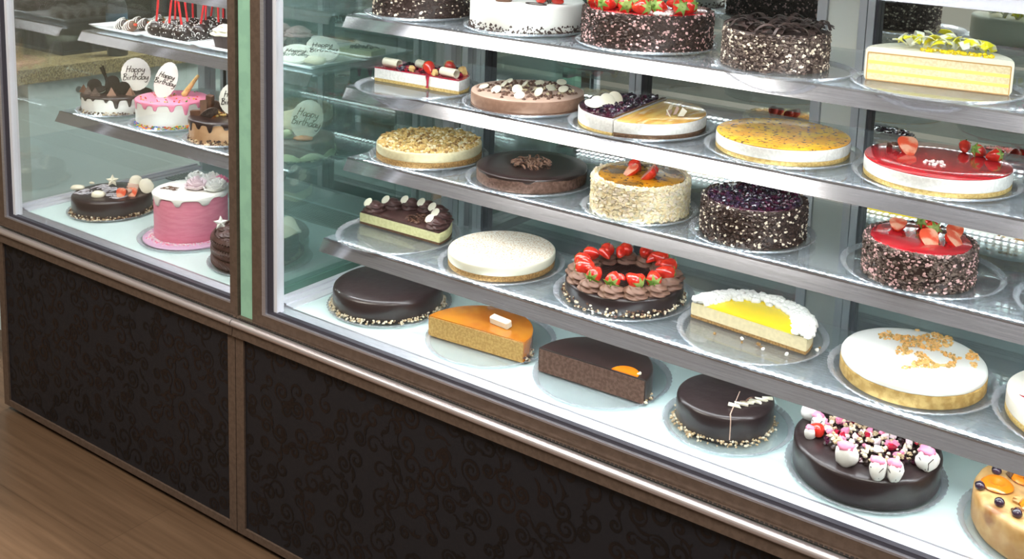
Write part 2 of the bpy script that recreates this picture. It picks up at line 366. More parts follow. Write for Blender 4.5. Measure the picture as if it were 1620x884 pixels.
def base_unit(case, x0, x1, seed, scroll_end=None):
    xe = scroll_end or x1
    MB().box(x0, x1, 1.60, 2.3, 0, .018).build('plinth', 'kick', case, 0)
    MB().box(x0, x1, 1.552, 2.3, .018, .56).build('base_cabinet', 'kick', case, 0)
    mb = MB().box(x0 + .028, x1 - .026, 1.548, 1.552, .036, .531); mb.mi = 1
    sc = scroll_mb(x0 + .03, xe - .028, .038, .528, 1.5476, 0, seed); mb.add(sc.v, sc.f)
    p = mb.build('patterned_panel', ['panel', 'scroll'], case, 0); p['label'] = 'black laminate panel with dark brown scrollwork'
    MB().box(x0, x1, 1.543, 1.5515, .018, .036).build('bottom_rail', 'bronze', case, 0)
    MB().box(x0, x0 + .028, 1.543, 1.5515, .036, .531).build('side_stile', 'bronze', case, 0)
    MB().box(x1 - .026, x1, 1.543, 1.5515, .036, .531).build('side_stile', 'bronze', case, 0)
    # nose rail: brown lip below, bullnose with painted highlight above
    MB().prism([(1.534, .529), (1.56, .529), (1.56, .5625), (1.536, .5625)], x0, x1).build('lower_rail', 'bronze', case, 0)
    n = [(1.56, .5625)] + [(1.536 - .0085 * math.sin(t), .5605 + .0085 * math.cos(t) ) for t in [PI * k / 8 for k in range(9)]] + [(1.56, .5520)]
    MB().prism(n, x0, x1).build('bullnose', 'bronze_highlit', case, 60)
    v = MB().box(x0, x1, 1.546, 1.56, .5695, .5735)
    vb = v.build('vent_strip', 'bronze', case, 0)
    k = MB(); x = x0 + .01
    while x < min(x1, .3) - .01: k.box(x, x + .0055, 1.5445, 1.547, .5700, .5732); x += .0088
    k.build('vent_slots', 'kick', vb, 0, kind='stuff')
def front_frame(case, x0, x1, right=True, top=1.72):
    zb = .600
    MB().box(x0, x1, 1.550, 1.562, .5705, zb - .001).build('bottom_frame', 'bronze', case, 0)
    MB().box(x0, x0 + .034, 1.550, 1.562, zb - .001, top).build('frame_stile', 'bronze', case, 0)
    MB().box(x1 - .026, x1, 1.550, 1.562, zb - .001, top).build('frame_stile', 'bronze', case, 0)
    b = MB().box(x0 + .034, x1 - .026, 1.5495, 1.562, zb - .001, zb + .0035).box(x0 + .034, x0 + .046, 1.5495, 1.562, zb + .0035, top)
    b.build('glazing_bead', 'alu', case, 0)
    g = MB().box(x0 + .046, x1 - .026, 1.556, 1.568, zb + .0035, zb + .011).box(x0 + .046, x0 + .062, 1.556, 1.572, zb + .011, top)
    g.build('glazing_gasket', 'gasket', case, 0)
    MB().box(x0 + .062, x0 + .074, 1.560, 1.580, zb + .008, top).build('inner_bead', 'white_alu', case, 0)
    MB().box(x0 + .05, x1 - .03, 1.563, 1.567, zb + .006, top).build('front_glass', 'pane', case, 0)
def top_lamp(case, x0, x1):
    h = MB().box(x0, x1, 1.56, 2.26, 1.80, 1.84).build('canopy', 'bronze', case, 0)
    MB().box(x0 + .02, x1 - .02, 1.575, 1.64, 1.745, 1.80).build('lamp_housing', 'white_alu', case, 0)
    e = MB().box(x0 + .05, x1 - .05, 1.582, 1.632, 1.7395, 1.7447).build('lamp_diffuser', 'led', case, 0)

# --- right case
rc = thing('display_case', 'long refrigerated cake display case with four glass shelves, right of the green glass joint', 'display case', -.8, 1.9, 0)
class Off:                                     # builds children in world coordinates below a placed Empty
    pass
def settle(root):
    bpy.context.view_layer.update()
    for c in root.children: c.matrix_parent_inverse = Matrix.Translation(root.location).inverted()
X0, X1 = -1.963, .34
base_unit(rc, X0, X1, 11, .1)
front_frame(rc, -1.911, X1)
MB().box(-1.959, -1.911, 1.556, 1.60, .574, 1.80).build('end_joint', 'edge_green', rc, 0)['label'] = 'pale green glass edge joint between the two cases'
MB().box(-1.930, -1.924, 1.60, 2.24, .60, 1.80).build('end_glass', 'endglass', rc, 0)
MB().box(X1 - .01, X1, 1.57, 2.24, .60, 1.80).build('end_glass', 'endglass', rc, 0)
MB().box(-1.93, X1, 1.56, 2.30, .56, .598).build('insulated_base', 'teal_base', rc, 0)
MB().prism([(1.568, .6005), (1.594, TR + .001), (1.600, TR + .001), (1.600, .5985), (1.568, .5985)], -1.905, X1 - .012).build('front_sill', 'alu', rc, 0)
dk = MB().box(-1.887, X1 - .012, 1.600, 2.225, .5985, TR)
dko = dk.build('display_deck', 'deck', rc, 0); dko['label'] = 'pale cyan-white deck inside the case'
MB().box(-1.887, -1.872, 1.600, 2.20, TR, TR + .012).box(-1.872, -1.852, 1.600, 2.20, TR, TR + .007).box(-1.852, -1.828, 1.600, 2.20, TR, TR + .003).build('side_ledge', 'white_alu', dko, 0)
def grille(x0, x1, par):
    g = MB()
    for k in range(11): g.box(x0, x1, 2.045 + k * .011, 2.0505 + k * .011, TR + .001, TR + .006)
    g.build('air_grille', 'slats', par, 0)
    MB().box(x0, x1, 2.185, 2.20, TR, TR + .05).build('back_rail', 'slats', par, 0)
grille(-1.82, X1 - .03, dko)
for nm, y, z, lp in (('', 1.745, S0, True), ('', 1.745, S1, True), ('', 1.746, S2, True), ('', 1.750, S3, True), ('', 1.675, S4, True)):
    shelf(rc, nm, -1.81, X1 - .03, y, 2.195, z, lp)
top_lamp(rc, -1.93, X1)
def back_doors(case, x0, x1, posts, panels, z0=.615, z1=1.80):
    "posts: list of (xa, xb, material); between them mirrored sliding doors"
    MB().box(x0, x1, 2.2352, 2.245, z0, z1).build('mirrored_door', 'mirror', case, 0)
    for a, b, m in posts: MB().box(a, b, 2.214, 2.2345, z0 - .002, z1).build('door_stile', m, case, 0)
    for a, b in panels: MB().box(a, b, 2.222, 2.2345, z0, z1).build('door_panel', 'backpanel', case, 0)
    MB().box(x0, x1, 2.225, 2.2345, z0 - .004, z0 + .02).build('door_track', 'steel_back', case, 0)
P = []
for c in (-.7, -1.27):
    P += [(c - .006, c, 'gasket'), (c - .023, c - .007, 'steel_back'), (c - .042, c - .025, 'steel_back')]
P += [(-.837, -.815, 'steel_back'), (-.245, -.225, 'steel_back'), (-.22, -.20, 'steel_back'), (-.252, -.246, 'gasket'), (-1.80, -1.785, 'steel_back'), (-1.768, -1.762, 'gasket'), (-1.784, -1.770, 'steel_back'), (-1.85, -1.83, 'steel_back'), (-1.915, -1.89, 'steel_back')]
back_doors(rc, -1.92, X1 - .01, P, [(-.814, -.743)])
settle(rc)

# --- left case
lc = thing('display_case', 'smaller birthday cake display case at the left end, ending at the green joint', 'display case', -2.48, 1.9, 0)
LX0, LX1 = -3.012, -1.965
base_unit(lc, LX0, LX1 - .0005, 5)
front_frame(lc, LX0, -1.9635)
MB().box(-3.006, -3.000, 1.57, 2.24, .60, 1.80).build('end_glass', 'leftglass', lc, 0)
MB().box(-1.9715, -1.966, 1.58, 2.24, .60, 1.80).build('end_glass', 'endglass', lc, 0)
MB().box(LX0, -1.965, 1.56, 2.30, .563, .598).build('insulated_base', 'teal_base', lc, 0)
MB().prism([(1.568, .6005), (1.594, TR + .001), (1.600, TR + .001), (1.600, .5985), (1.568, .5985)], -2.998, -1.972).build('front_sill', 'alu', lc, 0)
dk2 = MB().box(-2.998, -1.972, 1.600, 2.225, .5985, TR).build('display_deck', 'deck', lc, 0); dk2['label'] = 'pale deck inside the birthday cake case'
MB().box(-2.998, -2.985, 1.600, 2.20, TR, TR + .012).box(-2.985, -2.965, 1.600, 2.20, TR, TR + .007).box(-2.965, -2.945, 1.600, 2.20, TR, TR + .003).build('side_ledge', 'white_alu', dk2, 0)
grille(-2.94, -1.97, dk2)
shelf(lc, '', -2.95, -1.973, 1.850, 2.195, T0); shelf(lc, '', -2.95, -1.973, 1.784, 2.195, T1); shelf(lc, '', -2.95, -1.973, 1.706, 2.195, T2)
top_lamp(lc, LX0, -1.965)
P = [(-2.995, -2.96, 'steel_back'), (-2.88, -2.866, 'steel_back'), (-2.864, -2.858, 'gasket'), (-2.85, -2.83, 'steel_back'), (-2.42, -2.40, 'steel_back'), (-2.398, -2.392, 'gasket'), (-2.0, -1.974, 'steel_back'), (-2.03, -2.012, 'steel_back'), (-2.01, -2.003, 'gasket')]
back_doors(lc, -3.0, -1.972, P, [(-2.82, -2.76)])
settle(lc)

# ------------------------------------------------------------------ plates
def plate(x, y, z, r, label, grp=True):
    t = thing('cake_plate', label, 'plate', x, y, z, group='clear plates under the cakes' if grp else None)
    MB().lathe([(0, .0008), (r - .016, .0008), (r - .010, .0025), (r - .010, .0040), (0, .0040)], 64).build('plate_well', 'plate', t, 30)
    def j(rr, zz, a): return rr + (.0010 * math.cos(a * 60) if rr > r - .004 else 0), zz
    MB().lathe([(r - .010, .0025), (r - .002, .0062), (r, .0090), (r - .002, .0092), (r - .005, .0076), (r - .0115, .0042), (r - .010, .0025)], 240, jit=j).build('plate_rim', 'plate_rim', t, 60)
    return t
PB = .0042                                   # cake base above shelf

# ------------------------------------------------------------------ food helpers
def cyl(r, h, z0=0, bev=.002, seg=96, half=False, jit=None, dome=0):
    pr = [(0, z0), (r - bev * .5, z0), (r, z0 + min(bev, h * .3))]
    pr += [(r, z0 + h - bev)] + [(r - bev * (1 - math.cos(t)), z0 + h - bev + bev * math.sin(t)) for t in (PI / 6, PI / 3, PI / 2)]
    pr += [(r * .6, z0 + h + dome * .7), (r * .3, z0 + h + dome), (0, z0 + h + dome)]
    return MB().lathe(pr, seg // 2 if half else seg, 0, PI if half else 2 * PI, jit)
def wob(amp, f=4, s=0, zamp=0):
    return lambda r, z, a: (r * (1 + amp * nz(a, f, s + z * 20)) if r > .02 else r, z + zamp * nz(a, f * 1.5, s + 9))
def side_flakes(par, r, h, n1, m1, n2, m2, a0=0, a1=2 * PI, sz=.0045, top=.1, seed=1):
    for nm, n, mm in (('dark_flakes', n1, m1), ('pale_flakes', n2, m2)):
        if not n: continue
        mb = MB()
        for _ in range(n):
            a = random.uniform(a0, a1); s = sz * random.uniform(.5, 1.3)
            if random.random() < top: rr = r - random.uniform(0, .008); z = h + .001
            else: rr = r + random.uniform(-.0005, .0015); z = random.uniform(.001, h)
            mb.shard((rr * math.cos(a), rr * math.sin(a), z), s * .45, s, s * random.uniform(.5, 1), (random.uniform(-.7, .7), random.uniform(-.7, .7), a))
        mb.build(nm, mm, par, 0, kind='stuff')
def nut_ring(par, r, n=260, a0=0, a1=2 * PI, zmax=.014, sz=.0042, m=('nuts_pale', 'nuts', 'choc_milk'), wd=.008, name='nut_ring'):
    mb = MB()
    for _ in range(n):
        a = random.uniform(a0, a1); t = random.random() ** 1.6; rr = r + wd * (1 - t) * random.uniform(-.1, 1); z = .0018 + t * zmax; s = sz * random.uniform(.45, 1)
        mb.mi = random.choice(range(len(m))); mb.blob((rr * math.cos(a), rr * math.sin(a), z), s, (1, .7, .65), .5, 5, 4, random.uniform(0, 6))
    return mb.build(name, list(m), par, 0, kind='stuff')
def crumbs(par, pts, sz, m, name='crumbs', flat=.7):
    mb = MB()
    for p in pts:
        mb.mi = random.randrange(len(m)); s = sz * random.uniform(.5, 1.2); mb.blob((p[0], p[1], p[2] + s * .4), s, (1, .75, flat), .5, 5, 4, random.uniform(0, 6))
    return mb.build(name, list(m), par, 0, kind='stuff')
def disc_pts(n, r, z, c=(0, 0), ymin=-9): 
    out = []
    while len(out) < n:
        a, q = random.uniform(0, 2 * PI), r * math.sqrt(random.random()); y = c[1] + q * math.sin(a)
        if y > ymin: out.append((c[0] + q * math.cos(a), y, z))
    return out
def strawberry_at(par, x, y, z, s=.016, rz=0, tilt=1.2, half=False, calyx=True):
    """a berry lying on its side; its tip points along rz"""
    prof = [(0, -s * 1.25)] + [(s * .80 * math.sin(t) ** .85 * (1 - .36 * math.cos(t)), -s * (1.25 if t < PI / 2 else 1.0) * math.cos(t)) for t in [PI * k / 9 for k in range(1, 9)]] + [(0, s * .95)]
    m = Matrix.Rotation(rz, 4, 'Z') @ Matrix.Rotation(-tilt, 4, 'Y')
    if half:
        mb = MB().lathe(prof, 12, -PI / 2, PI / 2, mtx=m); mb.m = [0] * (len(mb.f) - 2) + [1, 1]
        o = mb.build('strawberry_half', ['strawberry', 'strawcut'], par, 40, (x, y, z))
    else: o = MB().lathe(prof, 18, mtx=m).build('strawberry', 'strawberry', par, 60, (x, y, z))
    if calyx:
        c = MB(); cz = s * .93 if True else 0
        for k in range(6):
            a = k * PI / 3 + .2; p = Vector((math.cos(a), math.sin(a), 0)); q = Vector((-math.sin(a), math.cos(a), 0))
            A = [Vector((0, 0, cz)), p * s * .4 + q * s * .24 + Vector((0, 0, cz)), p * s * 1.02 + Vector((0, 0, cz - s * .35)), p * s * .4 - q * s * .24 + Vector((0, 0, cz))]
            A += [v + Vector((0, 0, .0007)) for v in A]
            c.add([m @ v for v in A], [(0, 1, 2, 3), (7, 6, 5, 4), (0, 4, 5, 1), (1, 5, 6, 2), (2, 6, 7, 3), (3, 7, 4, 0)])
        c.tube([m @ Vector((0, 0, cz)), m @ Vector((0, 0, cz + s * .3))], s * .09, 5)
        c.build('calyx', 'leaf', o, 0)
    return o
def cut_half(par, x, y, z, s, rz, pitch=.5):
    "half strawberry lying with its pale cut face up towards the front"
    prof = [(0, -s * 1.25)] + [(s * .80 * math.sin(t) ** .85 * (1 - .36 * math.cos(t)), -s * (1.25 if t < PI / 2 else 1.0) * math.cos(t)) for t in [PI * k / 9 for k in range(1, 9)]] + [(0, s * .95)]
    m = Matrix.Rotation(rz, 4, 'Z') @ Matrix.Rotation(-pitch, 4, 'X')
    mb = MB().lathe(prof, 14, 0, PI, mtx=m); mb.m = [0] * (len(mb.f) - 2) + [1, 1]
    return mb.build('strawberry_half', ['strawberry', 'strawcut'], par, 40, (x, y, z))
def rosette(par, x, y, z, r=.018, h=.02, m='piped', name='piped_rosette', n=6, tw=3.6, rz=None):
    mb = MB(); K = 22; seg = 60; prof = []
    for k in range(K + 1):
        t = k / K; R_ = r * (1 - t ** 1.9) ** .62 * (1 + .09 * math.sin(t * PI * 5)); prof.append((R_ if k < K else 0, h * t))
    ph = random.uniform(0, 6)
    def j(rr, zz, a): return rr * (1 + .15 * abs(math.cos(.5 * (n * a + tw * n * zz / h) + ph)) - .08), zz
    mb.lathe([(0, 0)] + prof, seg, jit=j)
    return mb.build(name, m, par, 80, (x, y, z))
def button(par, x, y, z, r=.011, e=(0, 0, 0), m='whitechoc', name='white_chocolate_button', th=.0035):
    o = MB().lathe([(0, 0), (r * .9, 0), (r, th * .4), (r * .85, th * .8), (r * .4, th), (0, th)], 20).build(name, m, par, 50, (x, y, z)); o.rotation_euler = e; return o
def roll(par, x, y, z, L, r, rz, m='whitechoc', name='white_chocolate_roll', tilt=0):
    mb = MB(); mt = Matrix.Rotation(rz, 4, 'Z') @ Matrix.Rotation(PI / 2 + tilt, 4, 'Y'); K = 34; vs = []
    for t in (-L / 2, L / 2):
        for k in range(K):
            a = k / (K - 1) * 2 * PI * 1.55; rr = r * (1 - .22 * k / K)
            vs.append(mt @ Vector((rr * math.cos(a), rr * math.sin(a), t))); vs.append(mt @ Vector(((rr - r * .1) * math.cos(a), (rr - r * .1) * math.sin(a), t)))
    n = 2 * K; fs = []
    for k in range(K - 1):
        a = 2 * k; fs += [[a, a + 2, n + a + 2, n + a], [a + 1, n + a + 1, n + a + 3, a + 3], [a, a + 1, a + 3, a + 2], [n + a, n + a + 2, n + a + 3, n + a + 1]]
    fs += [[0, n, n + 1, 1], [n - 2, n - 1, 2 * n - 1, 2 * n - 2]]
    return mb.add(vs, fs).build(name, m, par, 50, (x, y, z))
def curls(par, pts, m, name, L=.03, w=.009, th=.0008, up=.5):
    mb = MB() if False else None
    mb = MB()
    for p in pts:
        rz = random.uniform(0, 6.28); e = random.uniform(-up, up); Rm = Matrix.Translation(p) @ Euler((random.uniform(-up, up), e, rz)).to_matrix().to_4x4()
        l = L * random.uniform(.6, 1.2); ww = w * random.uniform(.6, 1.2); bend = random.uniform(.1, .35) * l; vs = []; K = 6
        for k in range(K + 1):
            t = k / K - .5; zz = bend * (1 - 4 * t * t); 
            for yy in (-ww / 2, ww / 2):
                for dz in (0, th): vs.append(Rm @ Vector((l * t, yy * (1 - .5 * abs(t)), zz + dz)))
        fs = []
        for k in range(K):
            a = 4 * k; fs += [[a, a + 4, a + 6, a + 2], [a + 1, a + 3, a + 7, a + 5], [a, a + 1, a + 5, a + 4], [a + 2, a + 6, a + 7, a + 3]]
        fs += [[0, 2, 3, 1], [4 * K, 4 * K + 1, 4 * K + 3, 4 * K + 2]]; mb.add(vs, fs)
    return mb.build(name, m, par, 50, kind='stuff')
def drips(par, r, h, m, n=26, lo=.006, hi=.028, z_top=None, name='icing_drips', th=.0022, a0=0, a1=2 * PI, dome=.0015, seed=3):
    "glaze cap whose lower edge runs down in tongues"
    rnd = random.Random(seed); seg = n * 16; ds = [rnd.uniform(lo, hi) for _ in range(n)]; os_ = [rnd.uniform(-.15, .15) for _ in range(n)]; wd_ = [rnd.uniform(.13, .2) for _ in range(n)]; z = h
    def low(k):
        t = k / 16; i = int(t) % n; f = t - int(t); w = 1 / (1 + abs((f - .5 + os_[i]) / wd_[i]) ** 5); return .0045 + .0015 * math.sin(t * 1.7) + max(0, ds[i] - .004) * w
    mb = MB(); vs = []; fs = []; rings = 8
    for k in range(seg):
        a = a0 + (a1 - a0) * k / seg; L = low(k); pts = [(r + .0004, z - L), (r + th, z - L + .0025), (r + th * .9, z - L * .5), (r + th * .8, z - .0005), (r - .001, z + dome), (r * .8, z + dome), (r * .4, z + dome)]
        for rr, zz in pts: vs.append((rr * math.cos(a), rr * math.sin(a), zz))
    R7 = 7
    for k in range(seg):
        k2 = (k + 1) % seg
        for q in range(R7 - 1): fs.append([k * R7 + q, k2 * R7 + q, k2 * R7 + q + 1, k * R7 + q + 1])
    vs.append((0, 0, z + dome)); c = len(vs) - 1
    for k in range(seg): fs.append([k * R7 + 6, ((k + 1) % seg) * R7 + 6, c])
    return mb.add(vs, fs).build(name, m, par, 60)

GL = {'H': [[(0, 0), (.06, .6), (.1, 1)], [(.42, .02), (.48, .5), (.55, 1)], [(-.05, .52), (.25, .5), (.6, .58)]],
 'a': [[(.42, .42), (.25, .52), (.06, .3), (.14, .04), (.34, .12), (.42, .45), (.42, .12), (.54, .04)]],
 'p': [[(.06, .5), (.05, 0), (.02, -.42)], [(.06, .38), (.25, .52), (.42, .3), (.3, .03), (.07, .1)]],
 'y': [[(.05, .5), (.1, .12), (.28, .08), (.42, .5), (.4, -.1), (.25, -.42), (.02, -.32)]],
 'B': [[(.1, 0), (.1, .5), (.12, 1)], [(-.05, .85), (.25, 1.03), (.45, .8), (.14, .54), (.52, .42), (.42, .03), (.02, .02)]],
 'i': [[(.08, .5), (.08, .1), (.2, .03)], [(.10, .68), (.13, .73)]],
 'r': [[(.04, .5), (.08, 0)], [(.08, .3), (.2, .5), (.34, .44)]],
 't': [[(.16, .85), (.14, .15), (.28, .02)], [(0, .56), (.32, .6)]],
 'h': [[(.06, 1), (.04, 0)], [(.05, .32), (.22, .5), (.37, .34), (.42, .02)]],
 'd': [[(.42, .4), (.24, .52), (.06, .3), (.12, .04), (.3, .06), (.42, .3)], [(.46, 1), (.42, .3), (.44, .1), (.54, .04)]]}
def smooth_path(p, k=4):
    if len(p) < 3: return p
    q = [p[0]] + list(p) + [p[-1]]; out = []
    for i in range(1, len(q) - 2):
        a, b, c, d = q[i - 1], q[i], q[i + 1], q[i + 2]
        for s in range(k):
            t = s / k; out.append(tuple(.5 * ((2 * b[j]) + (-a[j] + c[j]) * t + (2 * a[j] - 5 * b[j] + 4 * c[j] - d[j]) * t * t + (-a[j] + 3 * b[j] - 3 * c[j] + d[j]) * t ** 3) for j in (0, 1)))
    return out + [p[-1]]
def script(lines, size, w, mtx, slant=.18, lead=1.35):
    mb = MB()
    for li, t in enumerate(lines):
        wid = sum(.62 if c.isupper() else (.28 if c == 'i' else .36 if c in 'rt' else .5) for c in t); x = -wid / 2
        for c in t:
            for st in GL[c]:
                pts = [mtx @ Vector(((x + px + slant * py) * size, (py - li * lead + .3) * size, 0)) for px, py in smooth_path(st)]
                mb.tube(pts, w, 5, cap=True)
            x += .62 if c.isupper() else (.28 if c == 'i' else .36 if c in 'rt' else .5)
    return mb
def plaque(par, x, y, z, w, h, rz, lean=0, roll_=0, lines=('Happy', 'Birthday'), size=None, name='birthday_plaque'):
    "upright scalloped oval; its face looks along local -Y, turned by rz"
    poly = []
    for k in range(176):
        a = 2 * PI * k / 176; s = 1 + .022 * abs(math.sin(a * 11)) ; poly.append((w / 2 * s * math.cos(a), h / 2 * s * math.sin(a)))
    mt = Matrix.Translation((x, y, z)) @ Matrix.Rotation(rz, 4, 'Z') @ Matrix.Rotation(PI / 2 - lean, 4, 'X') @ Matrix.Rotation(roll_, 4, 'Z')
    o = MB().extrude(poly, -.0022, .0022, mt).build(name, 'plaque', par, 30)
    if lines: script(lines, size or h * .20, .0011, mt @ Matrix.Translation((-.001, .001, .0026)), lead=1.2).build('writing', 'ink', o, 60)['label'] = 'piped chocolate writing reading Happy Birthday'
    return o
def star(par, x, y, z, r, rz, m='whitechoc', name='star_biscuit', up=PI / 2 - .3):
    poly = [((r if k % 2 == 0 else r * .48) * math.sin(PI * k / 5), (r if k % 2 == 0 else r * .48) * math.cos(PI * k / 5)) for k in range(10)]
    mt = Matrix.Rotation(rz, 4, 'Z') @ Matrix.Rotation(up, 4, 'X')
    vs = [mt @ Vector((a, b, zz)) for zz in (-.003, .001) for a, b in poly] + [mt @ Vector((0, 0, .0065)), mt @ Vector((0, 0, -.003))]
    fs = [[k, (k + 1) % 10, 10 + (k + 1) % 10, 10 + k] for k in range(10)] + [[10 + k, 10 + (k + 1) % 10, 20] for k in range(10)] + [[(k + 1) % 10, k, 21] for k in range(10)]
    return MB().add(vs, fs).build(name, m, par, 20, (x, y, z))

def cake(name, label, cat, x, y, zs, rz=0, pr=None, plab=None, poff=(0, 0), group=None):
    if pr: plate(x + poff[0], y + poff[1], zs, pr, plab)
    return thing(name, label, cat, x, y, zs + PB, rz, group)
#@@CAKES
# ================================================================== top shelf, right case
c = cake('flaked_chocolate_cake', 'tall round cake covered in dark chocolate flakes with pale specks, leftmost on the top shelf', 'cake', -1.690, 1.868, S1, 0, .132, 'clear plate under the leftmost flaked chocolate cake of the top shelf')
cyl(.112, .10).build('cake_body', 'choc_matte', c); side_flakes(c, .112, .10, 2600, 'choc_dark', 560, 'coconut', top=.25)

c = cake('white_cream_cake', 'round white iced cake with chocolate crumbs round its foot and fruit on top', 'cake', -1.388, 1.883, S1, 0, .142, 'clear plate under the round white iced cake')
cyl(.128, .064, bev=.008, jit=wob(.006, 2)).build('cake_body', 'white', c)
mb = MB()
for _ in range(620):
    a = random.uniform(0, 2 * PI); t = random.random() ** 2.2; s = random.uniform(.0018, .0036)
    mb.shard((.1285 * math.cos(a), .1285 * math.sin(a), .002 + t * .017), s * .5, s, s * 1.4, (random.uniform(-1, 1), random.uniform(-1, 1), a))
mb.build('chocolate_crumbs', 'choc_dark', c, 0, kind='stuff')
MB().lathe([(0, 0), (.017, 0), (.0185, .003), (.0185, .02), (.016, .024), (0, .024)], 28).build('chocolate_log', 'choc_milk', c, 40, (-.004, -.083, .064))
MB().lathe([(0, 0), (.012, 0), (.0135, .004), (.010, .012), (0, .014)], 20).build('orange_slice', 'orange', c, 40, (-.055, -.075, .064))
strawberry_at(c, .070, -.050, .074, .014, 2.6, 1.1, calyx=False); strawberry_at(c, .098, -.028, .074, .013, .4, 1.2)
curls(c, [(.085 + random.uniform(-.015, .015), -.035 + random.uniform(-.015, .015), .068) for _ in range(5)], 'choc_dark', 'chocolate_curls', .02, .007)
lp = [(.075 + .026 * math.cos(t), -.072 + .012 * math.sin(t), .0655) for t in [2 * PI * k / 24 for k in range(25)]]
MB().tube(lp, .0012, 6).build('piped_chocolate_loop', 'ink', c, 60)
MB().tube([(-.055 + .002 * k, -.113 + .0006 * k, .044 + .0004 * (k % 3)) for k in range(12)], .0012, 5).build('piped_chocolate_mark', 'ink', c, 60)

c = cake('strawberry_gateau', 'large flaked chocolate gateau with whole strawberries on red glaze, middle of the top shelf', 'cake', -1.083, 1.891, S1, 0, .150, 'clear plate under the large strawberry gateau on the top shelf')
cyl(.136, .072).build('cake_body', 'choc_matte', c); side_flakes(c, .136, .072, 3000, 'choc_dark', 800, 'pinkflake', top=.12)
cyl(.124, .004, .071, .002, jit=wob(.02, 5)).build('red_glaze', 'red', c)
for i in range(9):
    a = PI * (1.05 + i * .115); rr = .098 + .012 * (i % 2)
    strawberry_at(c, rr * math.cos(a), rr * math.sin(a), .0875, .0185, a + PI + random.uniform(-1.4, 1.4), random.uniform(1.0, 1.5))
for (px_, py_) in ((-.075, -.02), (-.04, -.055), (.005, -.07), (.05, -.05), (.085, -.015), (-.02, 0.02), (.045, .03)):
    strawberry_at(c, px_, py_, .088, .016, random.uniform(0, 6), random.uniform(.8, 1.4))
crumbs(c, disc_pts(60, .025, .075, (.070, -.072)), .006, ['white'], 'cream_flecks')

c = cake('chocolate_shard_cake', 'small grey-brown flaked cake topped with dark chocolate shards, top shelf beside the lemon layer cake', 'cake', -.776, 1.847, S1, 0, .131, 'clear plate under the cake topped with chocolate shards', (.03, -.02))
cyl(.100, .068).build('cake_body', 'choc_matte', c); side_flakes(c, .100, .068, 2300, 'choc_grey', 480, 'coconut', top=.02)
cyl(.094, .003, .067, .001).build('chocolate_top', 'choc_matte', c)
curls(c, [(q[0], q[1], .072 + random.uniform(0, .006)) for q in disc_pts(95, .092, 0)], 'choc_matte', 'chocolate_shards', .040, .013, .0012, .28)

c = cake('lemon_layer_cake', 'half vanilla layer cake with yellow filling and streaked curls, its cut face to the front', 'cake', -.472, 1.850, S1, .147, .150, 'clear plate under the half lemon layer cake', (0, .01))
cyl(.125, .060, bev=.007, half=True, jit=wob(.01, 3)).build('frosting', 'ivory', c)
for k, (a, b, m) in enumerate(((.001, .0135, 'sponge_pale'), (.0135, .0190, 'lemon_layer'), (.0190, .0300, 'sponge_pale'), (.0300, .0360, 'lemon_layer'), (.0360, .0490, 'sponge_pale'))):
    o = MB().lathe([(0, a), (.1195, a), (.1195, b), (0, b)], 40, 0, PI, jit=lambda r, z, t: (r, z + (.0008 * nz(t, 9, z * 90) if r > .01 else 0))).build('lemon_filling' if 'lemon' in m else 'sponge_layer', m, c, 40, (0, -.0012 if 'lemon' in m else -.0009, 0))
for z0, z1 in ((-.0003, .0012), (.0485, .0503)): MB().lathe([(0, z0), (.1205, z0), (.1205, z1), (0, z1)], 30, 0, PI).build('browned_edge', 'sponge_edge', c, 30, (0, -.0013, .0005))
for s in (-1, 1): MB().box(s * .1205 - .0009, s * .1205 + .0009, -.0015, .003, .001, .0495).build('browned_edge', 'sponge_edge', c, 0)
pts = [(q[0], q[1], .066 + random.uniform(0, .012)) for q in disc_pts(48, .085, 0, (.005, .045), .008) if math.hypot(q[0], q[1]) < .105]
curls(c, pts, 'lemon_pale', 'streaked_curls', .034, .017, .0014, .8)
crumbs(c, [(random.uniform(-.03, .09), random.uniform(.003, .03), .0605) for _ in range(90)], .0045, ['lemon'], 'lemon_jelly')

# ================================================================== second shelf
c = cake('berry_cheesecake', 'half berry cheesecake with white chocolate rolls, its cut side showing, left end of second shelf', 'cake', -1.672, 1.833, S2, .055, .148, 'clear plate under the half berry cheesecake', (0, .01))
cyl(.127, .0075, half=True).build('biscuit_base', 'crust_pale', c); cyl(.127, .0245, .0072, half=True).build('filling', 'filling', c)
MB().lathe([(0, .0317), (.126, .0310), (.1262, .0335), (0, .0345)], 40, 0, PI, jit=lambda r, z, a: (r, z + (.0012 * nz(a, 8, r * 40)))).build('berry_topping', 'berryred', c, 60, (0, -.0005, 0))
for a, b, d, rz in ((-.088, .018, .010, .12), (-.015, .045, .010, -.25), (.086, .016, .009, .05)): roll(c, a, b, .0355 + d, .046, .0115, rz - .15)
strawberry_at(c, .022, .022, .046, .017, -.6, .9); strawberry_at(c, .045, .075, .045, .015, 1.5, 1.2, calyx=False)
crumbs(c, disc_pts(40, .019, .034, (-.045, .018)) + disc_pts(30, .03, .034, (-.06, .05), .005), .0078, ['blueberry', 'berryred'], 'berries')
crumbs(c, disc_pts(60, .045, .034, (.025, .055), .006) + disc_pts(20, .016, .034, (.09, .05)), .0075, ['purple', 'berryred'], 'berries')
for a, b, s in ((-.018, .008, .009), (.052, .006, .009), (.030, .09, .014), (.095, .055, .013)): MB().blob((a, b, .035 + s * .6), s, (1, .8, 1), .5, 7, 5).build('sponge_piece', 'crumble', c, 40)
MB().tube([(.036, .001, .035), (.036, -.0015, .030), (.037, -.002, .020), (.037, -.0022, .010), (.037, -.003, .004)], [.006, .005, .003, .0025, .004], 8).build('berry_drip', 'berryred', c, 60)

